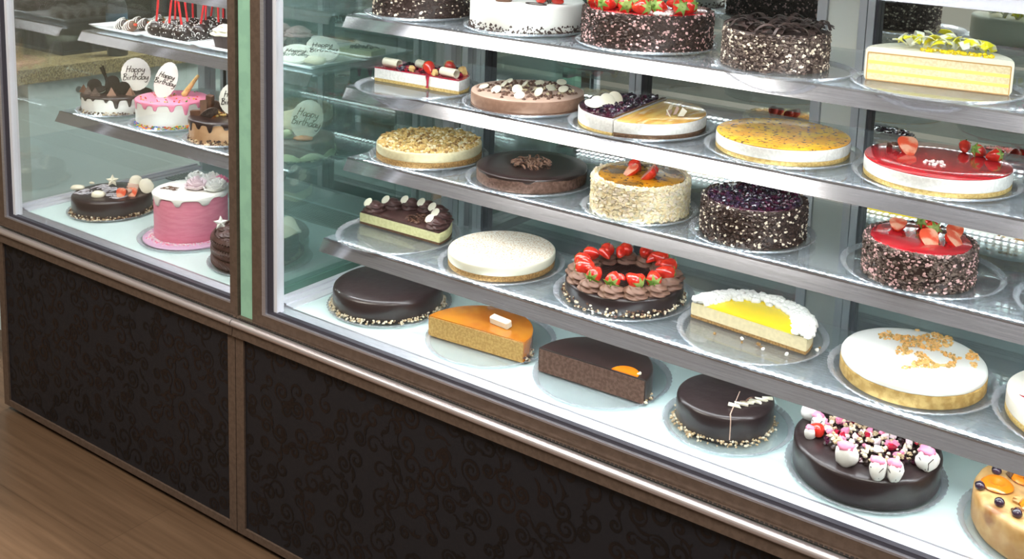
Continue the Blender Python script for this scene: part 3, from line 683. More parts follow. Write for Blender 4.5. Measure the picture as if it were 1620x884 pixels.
c = cake('chocolate_mousse_cake', 'flat milk chocolate mousse cake with white buttons and dark drops on top', 'cake', -1.374, 1.875, S2, 0, .146, 'clear plate under the chocolate mousse cake with white buttons')
cyl(.1275, .004).build('biscuit_base', 'choc_milk', c); cyl(.127, .0255, .0038, .003).build('mousse', 'mousse', c); cyl(.1265, .0012, .0290, .001).build('mousse_top', 'mousse_top', c)
for i in range(13):
    a = i * 2.4; rr = .028 * math.sqrt(i + .6); button(c, rr * math.cos(a), rr * math.sin(a), .0335 + .003 * (i % 3), .0118, (random.uniform(.3, 1.2) * (1 if i % 2 else .8), random.uniform(-.5, .5), random.uniform(-.6, .6)))
mb = MB()
for q in disc_pts(150, .112, .0303):
    if random.random() < .5 or math.hypot(q[0], q[1]) > .05:
        mb.lathe([(0, 0), (.0042, 0), (.0038, .0016), (.0012, .0042), (0, .0046)], 8, mtx=Matrix.Translation(q))
mb.build('chocolate_drops', 'choc_milk', c, 60, kind='stuff')
crumbs(c, disc_pts(150, .085, .0303, (.01, .02)), .0042, ['choc_grey', 'almond', 'choc_milk'], 'crumble_pieces')

cx, cy = -1.080, 1.880
plate(cx, cy, S2, .155, 'clear plate shared by the blueberry and caramel half cheesecakes')
def halfcake(name, label, x, y, rz, r, **k): return thing(name, label, 'cake', x, y, S2 + PB, rz, 'two half cheesecakes sharing one plate')
c = thing('blueberry_cheesecake', 'half cheesecake with glossy blueberry topping beside the caramel half', 'cake', cx - .002, cy, S2 + PB, math.radians(95))
R1 = .132
cyl(R1, .006, half=True).build('biscuit_base', 'crust_pale', c); cyl(R1, .0285, .0058, half=True).build('filling', 'filling', c)
MB().lathe([(0, .0340), (R1 - .002, .0335), (R1 - .002, .0365), (R1 * .8, .0385), (0, .039)], 40, 0, PI, jit=lambda r, z, a: (r, z + .0015 * nz(a, 9, r * 60))).build('blueberry_topping', 'purple', c, 60, (0, 0.0004, 0))
crumbs(c, disc_pts(190, .118, .0375, (0, 0), .006), .0062, ['blueberry', 'purple', 'blueberry'], 'blueberries')
for k, (a, b, e1) in enumerate(((-.082, .072, .35), (-.058, .070, .6), (-.035, .062, .9), (-.012, .056, 1.1))): button(c, a, b, .047, .0175, (0, -e1, .9), th=.003)
c = thing('caramel_cheesecake', 'half cheesecake with swirled golden caramel top and chocolate fan beside the blueberry half', 'cake', cx + .003, cy, S2 + PB, math.radians(-85))
R1 = .134
cyl(R1, .009, half=True, jit=wob(.004, 8)).build('biscuit_base', 'crust_dark', c); cyl(R1, .0225, .0088, half=True).build('filling', 'filling', c)
cyl(R1 - .0008, .0022, .0310, .0012, half=True).build('caramel_top', 'caramel_swirl', c)
for k in range(5):
    o = MB().extrude([(0, 0), (.012, .002), (.017, .014), (.006, .020)], 0, .0015).build('chocolate_fan', 'mousse_top' if k % 2 else 'whitechoc', c, 0, (.01 + k * .006, .065 + (k % 3) * .012, .034)); o.rotation_euler = (1.2, .3 * k - .5, .9 * k)

c = cake('passionfruit_cheesecake', 'wide cheesecake with speckled orange passionfruit glaze over a white side, second shelf', 'cake', -.765, 1.890, S2, 0, .153, 'clear plate under the wide passionfruit cheesecake')
cyl(.130, .0085).build('biscuit_base', 'crust_pale', c); cyl(.130, .0215, .0083).build('filling', 'filling', c); cyl(.1295, .0028, .0296, .0015, jit=wob(.004, 9)).build('passionfruit_glaze', 'passion', c)

c = cake('red_glazed_cheesecake', 'wide white cheesecake with shiny red glaze and one strawberry, right end of second shelf', 'cake', -.466, 1.890, S2, 0, .150, 'clear plate under the wide red glazed cheesecake')
cyl(.129, .0085).build('biscuit_base', 'crust_pale', c); cyl(.129, .0230, .0083).build('filling', 'filling', c); cyl(.1283, .0030, .0310, .0016, jit=wob(.004, 9)).build('red_glaze', 'red', c)
cut_half(c, -.058, .012, .048, .022, .5, .95)
curls(c, [(-.085 + random.uniform(-.012, .012), .02 + random.uniform(-.01, .01), .038) for _ in range(6)], 'choc_milk', 'chocolate_curls', .022, .01, .001, .8)
crumbs(c, disc_pts(34, .020, .0335, (.005, -.035)), .0032, ['white'], 'glaze_highlights')  # white crumbs stand in for highlights on the red glaze
strawberry_at(c, .055, .075, .044, .014, 1, 1.2); strawberry_at(c, .085, .06, .044, .014, 3, 1.2); strawberry_at(c, .025, .09, .044, .013, 5, 1.2)

# ================================================================== third shelf
c = cake('crumble_cheesecake', 'round cheesecake heaped with golden crumble, left end of third shelf', 'cake', -1.672, 1.886, S3, 0, .144, 'clear plate under the golden crumble cheesecake')
cyl(.127, .013).build('biscuit_base', 'crust', c); cyl(.1265, .023, .0128, .004).build('filling', 'filling_cream', c)
crumbs(c, disc_pts(900, .122, .0355), .0062, ['crumble', 'crust_pale', 'almond', 'crumble', 'crust'], 'crumble_topping'); crumbs(c, [(.118 * math.cos(a), .118 * math.sin(a), .034) for a in [k * .021 for k in range(300)]], .005, ['crumble', 'almond'], 'crumble_rim')

c = cake('ganache_tart', 'flat chocolate cake with shiny dark ganache top and chocolate shavings in its middle', 'cake', -1.366, 1.890, S3, 0, .150, 'clear plate under the dark ganache cake with shavings')
cyl(.1255, .030, 0, .003, jit=wob(.003, 5)).build('cake_body', 'sponge_choc', c)
drips(c, .1252, .0305, 'choc_top', 16, .003, .011, name='ganache_top', th=.0010, dome=.0012, seed=8)
crumbs(c, disc_pts(70, .05, .031, (0, -.002)), .003, ['choc_milk'], 'fine_shavings'); curls(c, [(q[0], q[1], .034 + random.uniform(0, .004)) for q in disc_pts(100, .045, 0, (0, -.002))], 'mousse', 'chocolate_shavings', .020, .0045, .0008, .5)

c = cake('passionfruit_gateau', 'tall almond coated cake with dark passionfruit glaze and cut strawberries', 'cake', -1.062, 1.861, S3, 0, .124, 'clear ribbed plate under the almond coated passionfruit cake')
cyl(.1015, .070, bev=.006).build('cake_body', 'ivory', c); side_flakes(c, .1025, .070, 1900, 'almond', 1100, 'coconut', top=.10, sz=.0065)
cyl(.091, .003, .0695, .0015, jit=wob(.03, 4)).build('passionfruit_glaze', 'passion_dark', c)
strawberry_at(c, -.022, .012, .084, .016, 1.2, .7, calyx=False); cut_half(c, -.018, -.014, .0835, .018, -.5, .9); cut_half(c, .022, -.018, .083, .021, -1.15, .75); cut_half(c, .018, .006, .0835, .017, -.9, .7)

c = cake('blueberry_gateau', 'tall dark flaked gateau topped with glossy blueberries, third shelf', 'cake', -.808, 1.873, S3, 0, .126, 'clear plate under the tall blueberry gateau')
cyl(.1035, .071).build('cake_body', 'choc_matte', c); side_flakes(c, .104, .071, 2900, 'choc_dark', 420, 'coconut', top=.12)
cyl(.095, .004, .070, .002, jit=wob(.02, 5)).build('blueberry_sauce', 'purple', c); crumbs(c, disc_pts(300, .090, .0730), .0066, ['blueberry', 'purple', 'blueberry'], 'blueberries')

c = cake('strawberry_glazed_gateau', 'flaked chocolate gateau with red glaze and halved strawberries on a wide plate, third shelf', 'cake', -.474, 1.856, S3, 0, .147, 'wide clear plate under the red glazed strawberry gateau of the third shelf', (0, .028))
cyl(.098, .066).build('cake_body', 'choc_matte', c); side_flakes(c, .0985, .066, 2300, 'choc_grey', 650, 'pinkflake', top=.14)
cyl(.0885, .0035, .0655, .0018, jit=wob(.02, 5)).build('red_glaze', 'red', c)
cut_half(c, -.048, .018, .081, .019, .2, 1.3); cut_half(c, .022, -.022, .0775, .021, .75, .75); cut_half(c, .060, .004, .0775, .019, 1.25, .8); cut_half(c, .048, .045, .079, .018, .2, .9)
strawberry_at(c, .012, .028, .080, .016, 2.2, 1.2); strawberry_at(c, -.010, .062, .079, .015, 1.2, 1.2)
plate(-.165, 1.885, S3, .147, 'empty clear plate at the right edge of the third shelf')

# ================================================================== fourth shelf
c = cake('chocolate_swirl_cheesecake', 'half cheesecake with piped chocolate swirls and white buttons on its rim, fourth shelf', 'cake', -1.687, 1.799, S4, .02, .147, 'clear plate under the half chocolate swirl cheesecake')
cyl(.127, .0055, half=True).build('biscuit_base', 'crust_dark', c); cyl(.127, .0225, .0053, .003, half=True).build('filling', 'filling_green', c)
mb = MB().lathe([(0, .0276), (.124, .0276), (.123, .0325), (.1, .034), (0, .034)], 48, 0, PI, jit=lambda r, z, a: (r, z + (.0012 * math.sin(r * 900 + 9 * math.sin(a)) if z > .03 else 0)))
mb.build('chocolate_cream', 'piped_dark', c, 40)
for k in range(7):
    a = PI * (.055 + k * .148); rosette(c, .100 * math.cos(a), .100 * math.sin(a) + .004, .0335, .0250, .025, 'piped_dark', tw=3.4)
    button(c, .100 * math.cos(a) - .013, .100 * math.sin(a) - .006, .0535, .0120, (.75, -.25, .1), th=.002)
curls(c, [(q[0], q[1], .0355) for q in disc_pts(80, .034, 0, (.035, .034), .006)], 'choc_milk', 'chocolate_shavings', .012, .004, .0008, .5)

c = cake('plain_cheesecake', 'round plain baked cheesecake dusted with cinnamon, fourth shelf', 'cake', -1.381, 1.807, S4, 0, .143, 'clear plate under the cinnamon dusted cheesecake')
cyl(.1195, .0125, jit=wob(.004, 9)).build('biscuit_base', 'crust', c); cyl(.1205, .021, .0123, .004).build('filling', 'ivory', c)
cyl(.1170, .0008, .0331, .0006).build('dusted_top', 'cinnamon', c); curls(c, [(.012, -.004, .0345), (.014, .008, .0345)], 'white', 'white_feather', .02, .003, .0006, .6)

c = cake('strawberry_wreath_cake', 'dark glazed cake ringed with piped chocolate swirls, each topped with a strawberry', 'cake', -1.069, 1.826, S4, 0, .150, 'clear plate under the cake ringed with strawberries')
cyl(.125, .036, 0, .005).build('glazed_cake', 'choc_gloss', c); nut_ring(c, .124, 330, zmax=.013, wd=.009)
for k in range(13):
    a = 2 * PI * k / 13 + .15; rx, ry = .0985 * math.cos(a), .0985 * math.sin(a)
    rosette(c, rx, ry, .0355, .0262, .026, 'piped', tw=3.4, n=6)
    strawberry_at(c, rx * .92, ry * .92, .0645, .0190, a + PI + random.uniform(-.8, .8), 1.85, half=False)
    if k % 3: strawberry_at(c, rx * .80 - ry * .12, ry * .80 + rx * .12, .0615, .015, a + random.uniform(2, 4), 1.2, half=True, calyx=False)
mb = MB()
for k in range(26): mb.tube([(-.06 + k * .0048, -.062 * math.sqrt(max(0, 1 - ((k - 12.5) / 13.5) ** 2)), .0365), (-.06 + k * .0048, .062 * math.sqrt(max(0, 1 - ((k - 12.5) / 13.5) ** 2)), .0365)], .0013, 5)
mb.build('chocolate_lines', 'choc_matte', c, 60)

c = cake('lemon_meringue_cheesecake', 'half cheesecake with bright yellow lemon curd ringed by white meringue', 'cake', -.773, 1.797, S4, -.079, .148, 'clear plate under the half lemon meringue cheesecake', (.004, .02))
cyl(.1275, .0065, half=True).build('biscuit_base', 'crust', c); cyl(.1275, .0255, .0063, .003, half=True, jit=wob(.004, 6)).build('filling', 'filling_cream', c)
MB().lathe([(0, .0315), (.100, .0315), (.0995, .0338), (0, .0342)], 48, 0, PI).build('lemon_curd', 'lemon', c, 50, (0, -.0006, 0))
mb = MB()
for k in range(300):
    a = random.uniform(-.01, PI + .01); q = random.random(); rr = .090 + .038 * q
    if q < .2 and random.random() < .3: continue
    mb.blob((rr * math.cos(a), max(.003, rr * math.sin(a)), .0335 + .007 * math.sin(PI * min(1, q * .9))), random.uniform(.006, .0095), (1, 1, .75), .5, 7, 5)
mb.build('meringue_ring', 'meringue', c, 80)
crumbs(c, [(.02 + random.uniform(-.09, .09), -.02 - random.random() * .02, 0.0006) for _ in range(7)] + [(.135, .03, .0006), (.134, .045, .0006)], .005, ['meringue', 'crust'], 'fallen_crumbs')

c = cake('orange_crumb_cheesecake', 'large baked cheesecake with white cream top and orange crumbs, fourth shelf', 'cake', -.460, 1.831, S4, 0, .151, 'clear plate under the large orange crumb cheesecake')
cyl(.1285, .0235, jit=wob(.003, 5)).build('baked_base', 'baked', c)
def j(r, z, a):
    w = .0026 * noise.noise(Vector((r * math.cos(a) * 22, r * math.sin(a) * 22, 3))); return r + (.001 * nz(a, 5) if r > .1 else 0), z + (w if z > .030 and r < .12 else (.002 * nz(a, 4, 2) if z < .03 else 0))
MB().lathe([(0, .0232), (.126, .0232), (.1275, .0255), (.1278, .031), (.126, .0345), (.121, .0362)] + [(.121 - .008 * k, .0362 + .0008 * math.sin(k)) for k in range(1, 15)] + [(0, .0365)], 96, jit=j).build('cream_topping', 'white', c, 60)
pts = [(q[0], q[1], .0365) for q in disc_pts(1500, .095, 0, (.01, .03)) if noise.noise(Vector((q[0] * 26, q[1] * 26, 5))) > .10 - q[1] * 1.2]
crumbs(c, pts, .0036, ['orangecrumb', 'orangecrumb', 'sponge_gold'], 'orange_crumbs')

c = cake('raspberry_swirl_cheesecake', 'cheesecake with dark raspberry streaks at the right edge of the fourth shelf', 'cake', -.170, 1.840, S4, 0, .150, 'clear plate at the right edge of the fourth shelf')
cyl(.128, .010).build('biscuit_base', 'crust_pale', c); cyl(.128, .027, .0098, .003).build('filling', 'creamtop', c)
mb = MB()
for k in range(17):
    a = k * 2.4; rr = .026 * math.sqrt(k + .5); x, y = rr * math.cos(a), rr * math.sin(a); an = random.uniform(-.4, 1.4)
    mb.tube([(x + math.cos(an) * t * .022, y + math.sin(an) * t * .022 + .004 * math.sin(t * 3), .0371) for t in (-1, -.6, -.2, .2, .6, 1)], [.0006, .003, .0042, .003, .0022, .0005], 6, .25)
mb.build('raspberry_streaks', 'berryred', c, 60)

# ================================================================== deck, right case
c = cake('nut_rimmed_chocolate_cake', 'large shiny dark chocolate cake with pale nuts round its foot, left end of the deck', 'cake', -1.678, 1.758, TR, 0, .146, 'clear plate under the large nut-rimmed chocolate cake', (.005, 0))
cyl(.129, .052, 0, .012, jit=wob(.004, 3)).build('glazed_cake', 'choc_gloss', c); nut_ring(c, .128, 420, zmax=.008, wd=.011, m=('nuts_pale', 'nuts_pale', 'nuts'))

c = cake('caramel_glazed_cake', 'half golden sponge cake with shiny orange caramel glaze and a white chocolate block', 'cake', -1.357, 1.690, TR, .077, .145, 'clear plate under the half caramel glazed cake', (-.004, .061))
cyl(.1255, .0455, 0, .004, half=True).build('glaze_shell', 'caramel', c)
MB().lathe([(0, .0006), (.1228, .0006), (.1232, .003), (.1232, .0425), (.121, .0442), (0, .0442)], 48, 0, PI).build('sponge', 'sponge_gold', c, 40, (0, -.0012, 0))
cyl(.1252, .0016, .0452, .001, half=True).build('caramel_top', 'caramel', c)
o = MB().box(-.027, .027, -.009, .009, 0, .018).build('white_chocolate_block', 'whitechoc', c, 0, (.037, .044, .047)); o.rotation_euler = (.15, 0, -.18); md = o.modifiers.new('b', 'BEVEL'); md.width = .003
nut_ring(c, .125, 26, -.02, .42, .012)

c = cake('chocolate_mud_cake', 'half dark chocolate mud cake with an orange chocolate disc on its cut edge', 'cake', -1.0625, 1.697, TR, .039, .145, 'clear plate under the half chocolate mud cake', (-.006, .056))
cyl(.1265, .0525, 0, .005, half=True).build('glaze_shell', 'choc_top', c)
MB().lathe([(0, .0006), (.1235, .0006), (.1238, .003), (.1238, .0485), (0, .0485)], 48, 0, PI).build('sponge', 'sponge_choc', c, 40, (0, -.0012, 0))
MB().lathe([(0, 0), (.029, 0), (.030, .001), (.029, .002), (0, .002)], 30, 0, PI).build('orange_disc', 'orange', c, 30, (.078, -.0008, .0525))
nut_ring(c, .126, 12, -.02, .3, .008); nut_ring(c, .126, 7, 3.0, 3.14, .008); crumbs(c, [(.104, .01, .053), (.105, .014, .053)], .004, ['nuts_pale'], 'nut_piece')

c = cake('ribbon_chocolate_cake', 'small shiny chocolate cake with one pale ribbon down its side and nuts at its foot', 'cake', -.784, 1.745, TR, 0, .126, 'clear plate under the small ribboned chocolate cake', (.01, -.004))
cyl(.0935, .054, 0, .009, jit=wob(.005, 3)).build('glazed_cake', 'choc_gloss', c); nut_ring(c, .093, 260, zmax=.007, wd=.012, m=('nuts', 'nuts_pale', 'nuts'))
aa = -1.02; MB().tube([(.02, .02, .0560), (.0835 * math.cos(aa), .0835 * math.sin(aa), .0560), (.0895 * math.cos(aa), .0895 * math.sin(aa), .0535), (.0945 * math.cos(aa), .0945 * math.sin(aa), .046), (.0955 * math.cos(aa), .0955 * math.sin(aa), .03), (.0955 * math.cos(aa), .0955 * math.sin(aa), .012)], .0011, 6).build('piped_ribbon', 'mousse_top', c, 60)
mb = MB()
for k in range(6): mb.shard((.036 + .008 * k, -.038 + .013 * k, .0575), .022, .007, .003, (0, .1, .3 + .2 * (k % 3)))
mb.build('white_chocolate_sticks', 'whitechoc', c, 0); curls(c, [(.045, -.02, .06), (.055, -.005, .06)], 'choc_milk', 'chocolate_curls', .02, .006)

c = cake('berry_marshmallow_cake', 'dark chocolate cake topped with white marshmallows, red berries and chopped nuts', 'cake', -.503, 1.741, TR, 0, .142, 'clear plate under the marshmallow topped chocolate cake')
cyl(.129, .054, 0, .007, jit=wob(.005, 4)).build('glazed_cake', 'choc_gloss', c)
crumbs(c, disc_pts(380, .098, .054, (0.005, .015)), .0085, ['choc_top', 'choc_top', 'purple'], 'chocolate_pieces')
crumbs(c, [(q[0], q[1], .061 + random.uniform(0, .006)) for q in disc_pts(260, .085, 0, (.01, .0))], .0052, ['nuts', 'nuts_pale'], 'chopped_nuts')
crumbs(c, [(q[0], q[1], .061 + random.uniform(0, .006)) for q in disc_pts(80, .085, 0, (.0, .02))], .0085, ['berryred', 'pinkwhite', 'pinkicing'], 'berry_pieces')
for k, (a, b, rz, s) in enumerate(((-.112, .012, .3, .019), (-.088, -.012, 1.2, .016), (-.005, -.098, .2, .021), (.052, -.104, 1.5, .019), (.077, -.092, 1.5, .018), (.112, -.028, .8, .021), (-.088, -.052, .9, .012))):
    o = MB().blob((0, 0, 0), s, (.95, .75, 1.05), .18, 14, 9, rz).build('marshmallow', 'white', c, 80, (a, b, .054 + s * .80))
    MB().blob((-s * .1, 0, s * .72), s * .72, (1, .85, .55), .3, 12, 8).build('berry_cap', 'pinkicing', o, 80)
    if k in (1, 3, 4, 5): MB().tube([(-s * .5, -s * .72, s * .4), (-s * .1, -s * .80, 0), (s * .1, -s * .74, -s * .5)], .0008, 5).tube([(s * .6, -s * .5, s * .5), (s * .3, -s * .74, .1 * s), (s * .3, -s * .7, -s * .5)], .0008, 5).build('chocolate_thread', 'ink', o, 60)
strawberry_at(c, -.082, -.040, .066, .015, 2.9, 1.4, calyx=False); strawberry_at(c, -.055, .030, .07, .013, 1, .7, calyx=False)

c = cake('baked_fruit_cake', 'golden brown fruit topped bake at the lower right edge of the case', 'cake', -.192, 1.738, TR, 0, .145, 'clear plate under the golden fruit bake at the right edge')
cyl(.124, .062, 0, .010, jit=wob(.012, 5)).build('baked_body', 'bread', c)
for a, b, s in ((-.085, -.020, .026), (-.05, .03, .026), (-.02, -.05, .024), (.02, .02, .026)):
    MB().lathe([(0, .001), (s * .25, 0), (s * .4, .004), (s * .75, .006), (s, 0), (0, -.004)], 24, jit=wob(.08, 3, a)).build('glazed_apricot', 'orange', c, 60, (a, b, .065))
for a, b in ((-.107, -.045), (-.07, -.075), (-.06, .065), (-.03, 0), (-.095, .02), (-.04, -.09), (.01, -.07)): MB().blob((0, 0, 0), .0085, (1, 1, .9), .1, 10, 7).build('blueberry', 'blueberry', c, 80, (a, b, .067))
crumbs(c, disc_pts(30, .1, .063), .008, ['crust_dark', 'bread'], 'toasted_pieces')

# ================================================================== left case: deck
c = cake('birthday_glazed_cake', 'round shiny dark cake with white birthday writing and a star, left case deck', 'cake', -2.777, 1.755, TR, 0, .122, 'clear plate under the dark birthday cake with white writing')
cyl(.108, .053, 0, .008).build('glazed_cake', 'choc_gloss', c); nut_ring(c, .107, 420, zmax=.010, wd=.010, sz=.004)
mt = Matrix.Translation((-.012, -.008, .0545)) @ Matrix.Rotation(-.12 + .60, 4, 'Z')
w = script(['Happy', 'Birthday'], .044, .0019, mt, lead=1.2).build('writing', 'whiteink', c, 60); w['label'] = 'piped white writing reading Happy Birthday'
mb = MB()
for sx, sy, dr in ((-.055, -.04, 1), (.055, -.055, -1), (-.035, .05, -1)):
    mb.tube([mt @ Vector((sx + dr * (.016 - .0007 * k) * math.cos(k * .5), sy + (.008 - .0003 * k) * math.sin(k * .5), 0)) for k in range(16)], .0012, 5)
mb.build('piped_scrolls', 'whiteink', c, 60)
star(c, -.052, .035, .069, .019, .85)
for a, b, s, e in ((-.088, -.052, .017, (0, 0, .5)), (.010, -.085, .0, 0), (.015, -.052, .016, (.9, 0, .8)), (-.1, -.0, .008, (0, 0, 0))):
    if s: o = MB().blob((0, 0, 0), s, (1.25, .8, .5), .12, 12, 8).build('white_chocolate_shell', 'whitechoc', c, 80, (a, b, .060)); o.rotation_euler = e
for a, b, z, e in ((.030, .058, .077, (1.3, 0, .8)), (.066, .066, .072, (1.25, 0, .8)), (.080, .060, .070, (1.2, .1, .8))): button(c, a, b, z, .019, e, th=.005, name='white_chocolate_shell')
for k in range(3): roll(c, .026 + .022 * k, .052 - .018 * k, .066, .03, .009, .9 + .3 * k, 'mousse_top', 'striped_chocolate_roll')
cut_half(c, .062, -.012, .063, .017, .5, .35); cut_half(c, .079, .012, .063, .016, .7, .35)

c = cake('pink_tall_cake', 'tall pink birthday cake with dripping white icing and sugar roses', 'cake', -2.430, 1.768, TR, 0, .138, 'clear plate under the pink board of the tall pink cake', (.012, -.01))
MB().lathe([(0, 0), (.122, 0), (.124, .002), (.122, .004), (0, .004)], 64).build('cake_board', 'pinksugar', c, 40, (.010, -.008, 0))
cyl(.0955, .118, .004, .004, jit=wob(.004, 3)).build('cake_body', 'pinkside', c); drips(c, .0957, .126, 'white', 9, .006, .032, name='white_icing', th=.004, dome=.003, seed=21)
crumbs(c, [((.0975 + random.random() ** 2 * .02) * math.cos(a), (.0975 + random.random() ** 2 * .02) * math.sin(a), .0035) for a in [random.uniform(0, 6.283) for _ in range(520)]], .0026, ['pinkwhite', 'white', 'pinkicing'], 'sugar_pearls')
def rose(par, x, y, z, r, m):
    mb = MB()
    for L, (n, rr, hh) in enumerate(((3, .25, 1.25), (4, .5, 1.1), (5, .8, .85), (6, 1.0, .55))):
        for k in range(n):
            a0_ = 2 * PI * k / n + L; K = 8; vs = []
            for i in range(K + 1):
                t = i / K - .5; a = a0_ + t * 2 * PI / n * 1.35; ed = 1 - 1.6 * t * t
                for w_, (q, zz) in enumerate(((.45, 0), (1.0, .6 * ed), (1.12, ed))): 
                    rad = r * rr * q; vs.append((rad * math.cos(a), rad * math.sin(a), r * hh * zz)); 
                    vs.append(((rad - .003) * math.cos(a), (rad - .003) * math.sin(a), r * hh * zz + .0004))
            fs = []
            for i in range(K):
                b = i * 6
                for w_ in (0, 2): fs += [[b + w_, b + 6 + w_, b + 8 + w_, b + 2 + w_], [b + 1 + w_, b + 3 + w_, b + 9 + w_, b + 7 + w_]]
                fs += [[b + 4, b + 10, b + 11, b + 5]]
            mb.add(vs, fs)
    mb.blob((0, 0, r * .35), r * .62, (1, 1, 1.0), .1, 12, 8)
    return mb.build('sugar_rose', m, par, 80, (x, y, z))
for a, b, r, m in ((-.045, .052, .027, 'white'), (-.005, .072, .027, 'white'), (.062, .030, .027, 'white'), (.012, .010, .030, 'pinkwhite'), (.022, .080, .022, 'pinkicing'), (.045, .055, .024, 'white')): rose(c, a, b, .127, r, m)
mt = Matrix.Translation((-.040, -.034, .1300)) @ Matrix.Rotation(.35, 4, 'Z')
script(['Happy', 'Birthday'], .0135, .0008, mt, lead=1.25).build('writing', 'choc_milk', c, 60)['label'] = 'small piped writing reading Happy Birthday'

c = cake('ruffled_chocolate_cake', 'chocolate cake with ruffled sides, white star, plaque and white heart behind the case joint', 'cake', -2.131, 1.756, TR, 0, .132, 'clear plate under the ruffled chocolate cake')
cyl(.112, .078, bev=.006).build('cake_body', 'piped_dark', c)
mb = MB()
for k in range(78):
    a = 2 * PI * k / 78 * 1.0; 
    for lv in range(3):
        z0 = .002 + lv * .026; pts = []
        for i in range(7):
            t = i / 6; aa = a + .12 * math.sin(t * PI * 1.5 + lv) + lv * .03; rr = .1125 + .006 * math.sin(t * PI); pts.append((rr * math.cos(aa), rr * math.sin(aa), z0 + t * .027))
        mb.tube(pts, [.002, .0042, .005, .005, .005, .004, .002], 5)
mb.build('piped_ruffles', 'piped_dark', c, 70)
for k in range(10): a = 2 * PI * k / 10; rosette(c, .084 * math.cos(a), .084 * math.sin(a), .076, .025, .016, 'piped_dark')
star(c, -.075, -.064, .099, .019, .95, 'white'); plaque(c, .042, -.002, .108, .062, .058, .9, .5, 0, ('Happy', 'Birthday'), .011)
hp = [(.0019 * 16 * math.sin(t) ** 3, .0019 * (13 * math.cos(t) - 5 * math.cos(2 * t) - 2 * math.cos(3 * t) - math.cos(4 * t))) for t in [2 * PI * k / 40 for k in range(40)]]
ho = MB().extrude(hp, -.006, .006, Matrix.Rotation(.95, 4, 'Z') @ Matrix.Rotation(.9, 4, 'X') @ Matrix.Rotation(1.2, 4, 'Z')).build('white_heart', 'whitechoc', c, 60, (.100, .008, .104)); hb = ho.modifiers.new('b', 'BEVEL'); hb.width = .005; hb.segments = 3

# ================================================================== left case: lower shelf
c = cake('cookie_drip_cake', 'white cake with dark chocolate drip, black sandwich cookies and a birthday plaque', 'cake', -2.842, 1.821, T2, 0, .112, 'clear ribbed plate under the cookie drip cake')
cyl(.096, .050, 0, .004).build('cake_body', 'white', c); drips(c, .0962, .051, 'choc_top', 17, .008, .030, name='chocolate_drip', seed=4); nut_ring(c, .096, 330, zmax=.008, wd=.006, sz=.004, m=('choc_dark', 'choc_dark', 'nuts'), name='chocolate_crumbs')
def sandwich_cookie(par, x, y, z, e):
    jg = lambda r, zz, a: (r * (1 + (.03 * math.sin(a * 24) if r > .017 else 0)), zz)
    o = MB().lathe([(0, 0), (.018, 0), (.0195, .001), (.019, .004), (0, .004)], 72, jit=jg).lathe([(0, .0075), (.019, .0075), (.0195, .0105), (.018, .0115), (.014, .0112), (.013, .0118), (0, .0116)], 72, jit=jg).build('sandwich_cookie', 'cookie', par, 40, (x, y, z))
    MB().lathe([(0, .0038), (.0165, .0038), (.0165, .0077), (0, .0077)], 30).build('cookie_cream', 'white', o, 40); o.rotation_euler = e; return o
for x, y, z, e in ((-.048, -.040, .069, (1.2, 0, .95)), (-.030, .006, .075, (1.2, 0, .95)), (-.003, -.013, .071, (1.2, 0, 1.0)), (.036, -.002, .067, (1.2, 0, .9)), (-.012, -.045, .056, (.3, .1, 0))): sandwich_cookie(c, x, y, z, e)
for x, y, e, m in ((-.058, -.068, .2, 'choc_milk'), (-.030, -.072, 1.0, 'choc_grey'), (.006, -.072, .4, 'choc_grey'), (.036, -.040, .9, 'mousse'), (.067, .000, .2, 'mousse')):
    o = MB().add([(-.013, -.006, 0), (.013, -.006, 0), (.011, .008, 0), (-.011, .008, 0), (0, 0, .024)], [(3, 2, 1, 0), (0, 1, 4), (1, 2, 4), (2, 3, 4), (3, 0, 4)]).build('chocolate_triangle', m, c, 0, (x, y, .0525)); o.rotation_euler = (0, 0, e)
mb = MB().shard((-.088, .02, .085), .008, .003, .060, (.2, -.35, .4))
for k in range(60): t = random.random(); mb.shard((-.088 - .02 * t + .01, .02, .06 + t * .052), .008, .003, .004, (random.uniform(-1, 1), random.uniform(-1, 1), 0))
mb.build('bark_shard', 'cookie', c, 0)
plaque(c, .050, .030, .108, .080, .096, .93, .12, 0)

c = cake('pink_drip_cake', 'white cake with pink drip icing, a tilted birthday plaque and coloured sprinkles at its foot', 'cake', -2.588, 1.826, T2, 0, .116, 'clear ribbed plate under the pink drip cake')
cyl(.0955, .070, 0, .004).build('cake_body', 'white', c); drips(c, .0958, .072, 'pinkicing', 15, .010, .038, name='pink_drip', seed=13)
nut_ring(c, .0955, 520, zmax=.008, wd=.006, sz=.0036, m=SPR, name='coloured_sprinkles'); crumbs(c, disc_pts(60, .085, .0735), .0028, SPR[:2] + [SPR[3], M['orange']], 'gold_sprinkles')
plaque(c, -.018, -.005, .120, .058, .104, .95, .25, -.30, size=.0158)
MB().tube([(.012, .03, .076), (.045, .055, .135)], [.009, .004], 8).build('wafer_stick', 'crumble', c, 60)

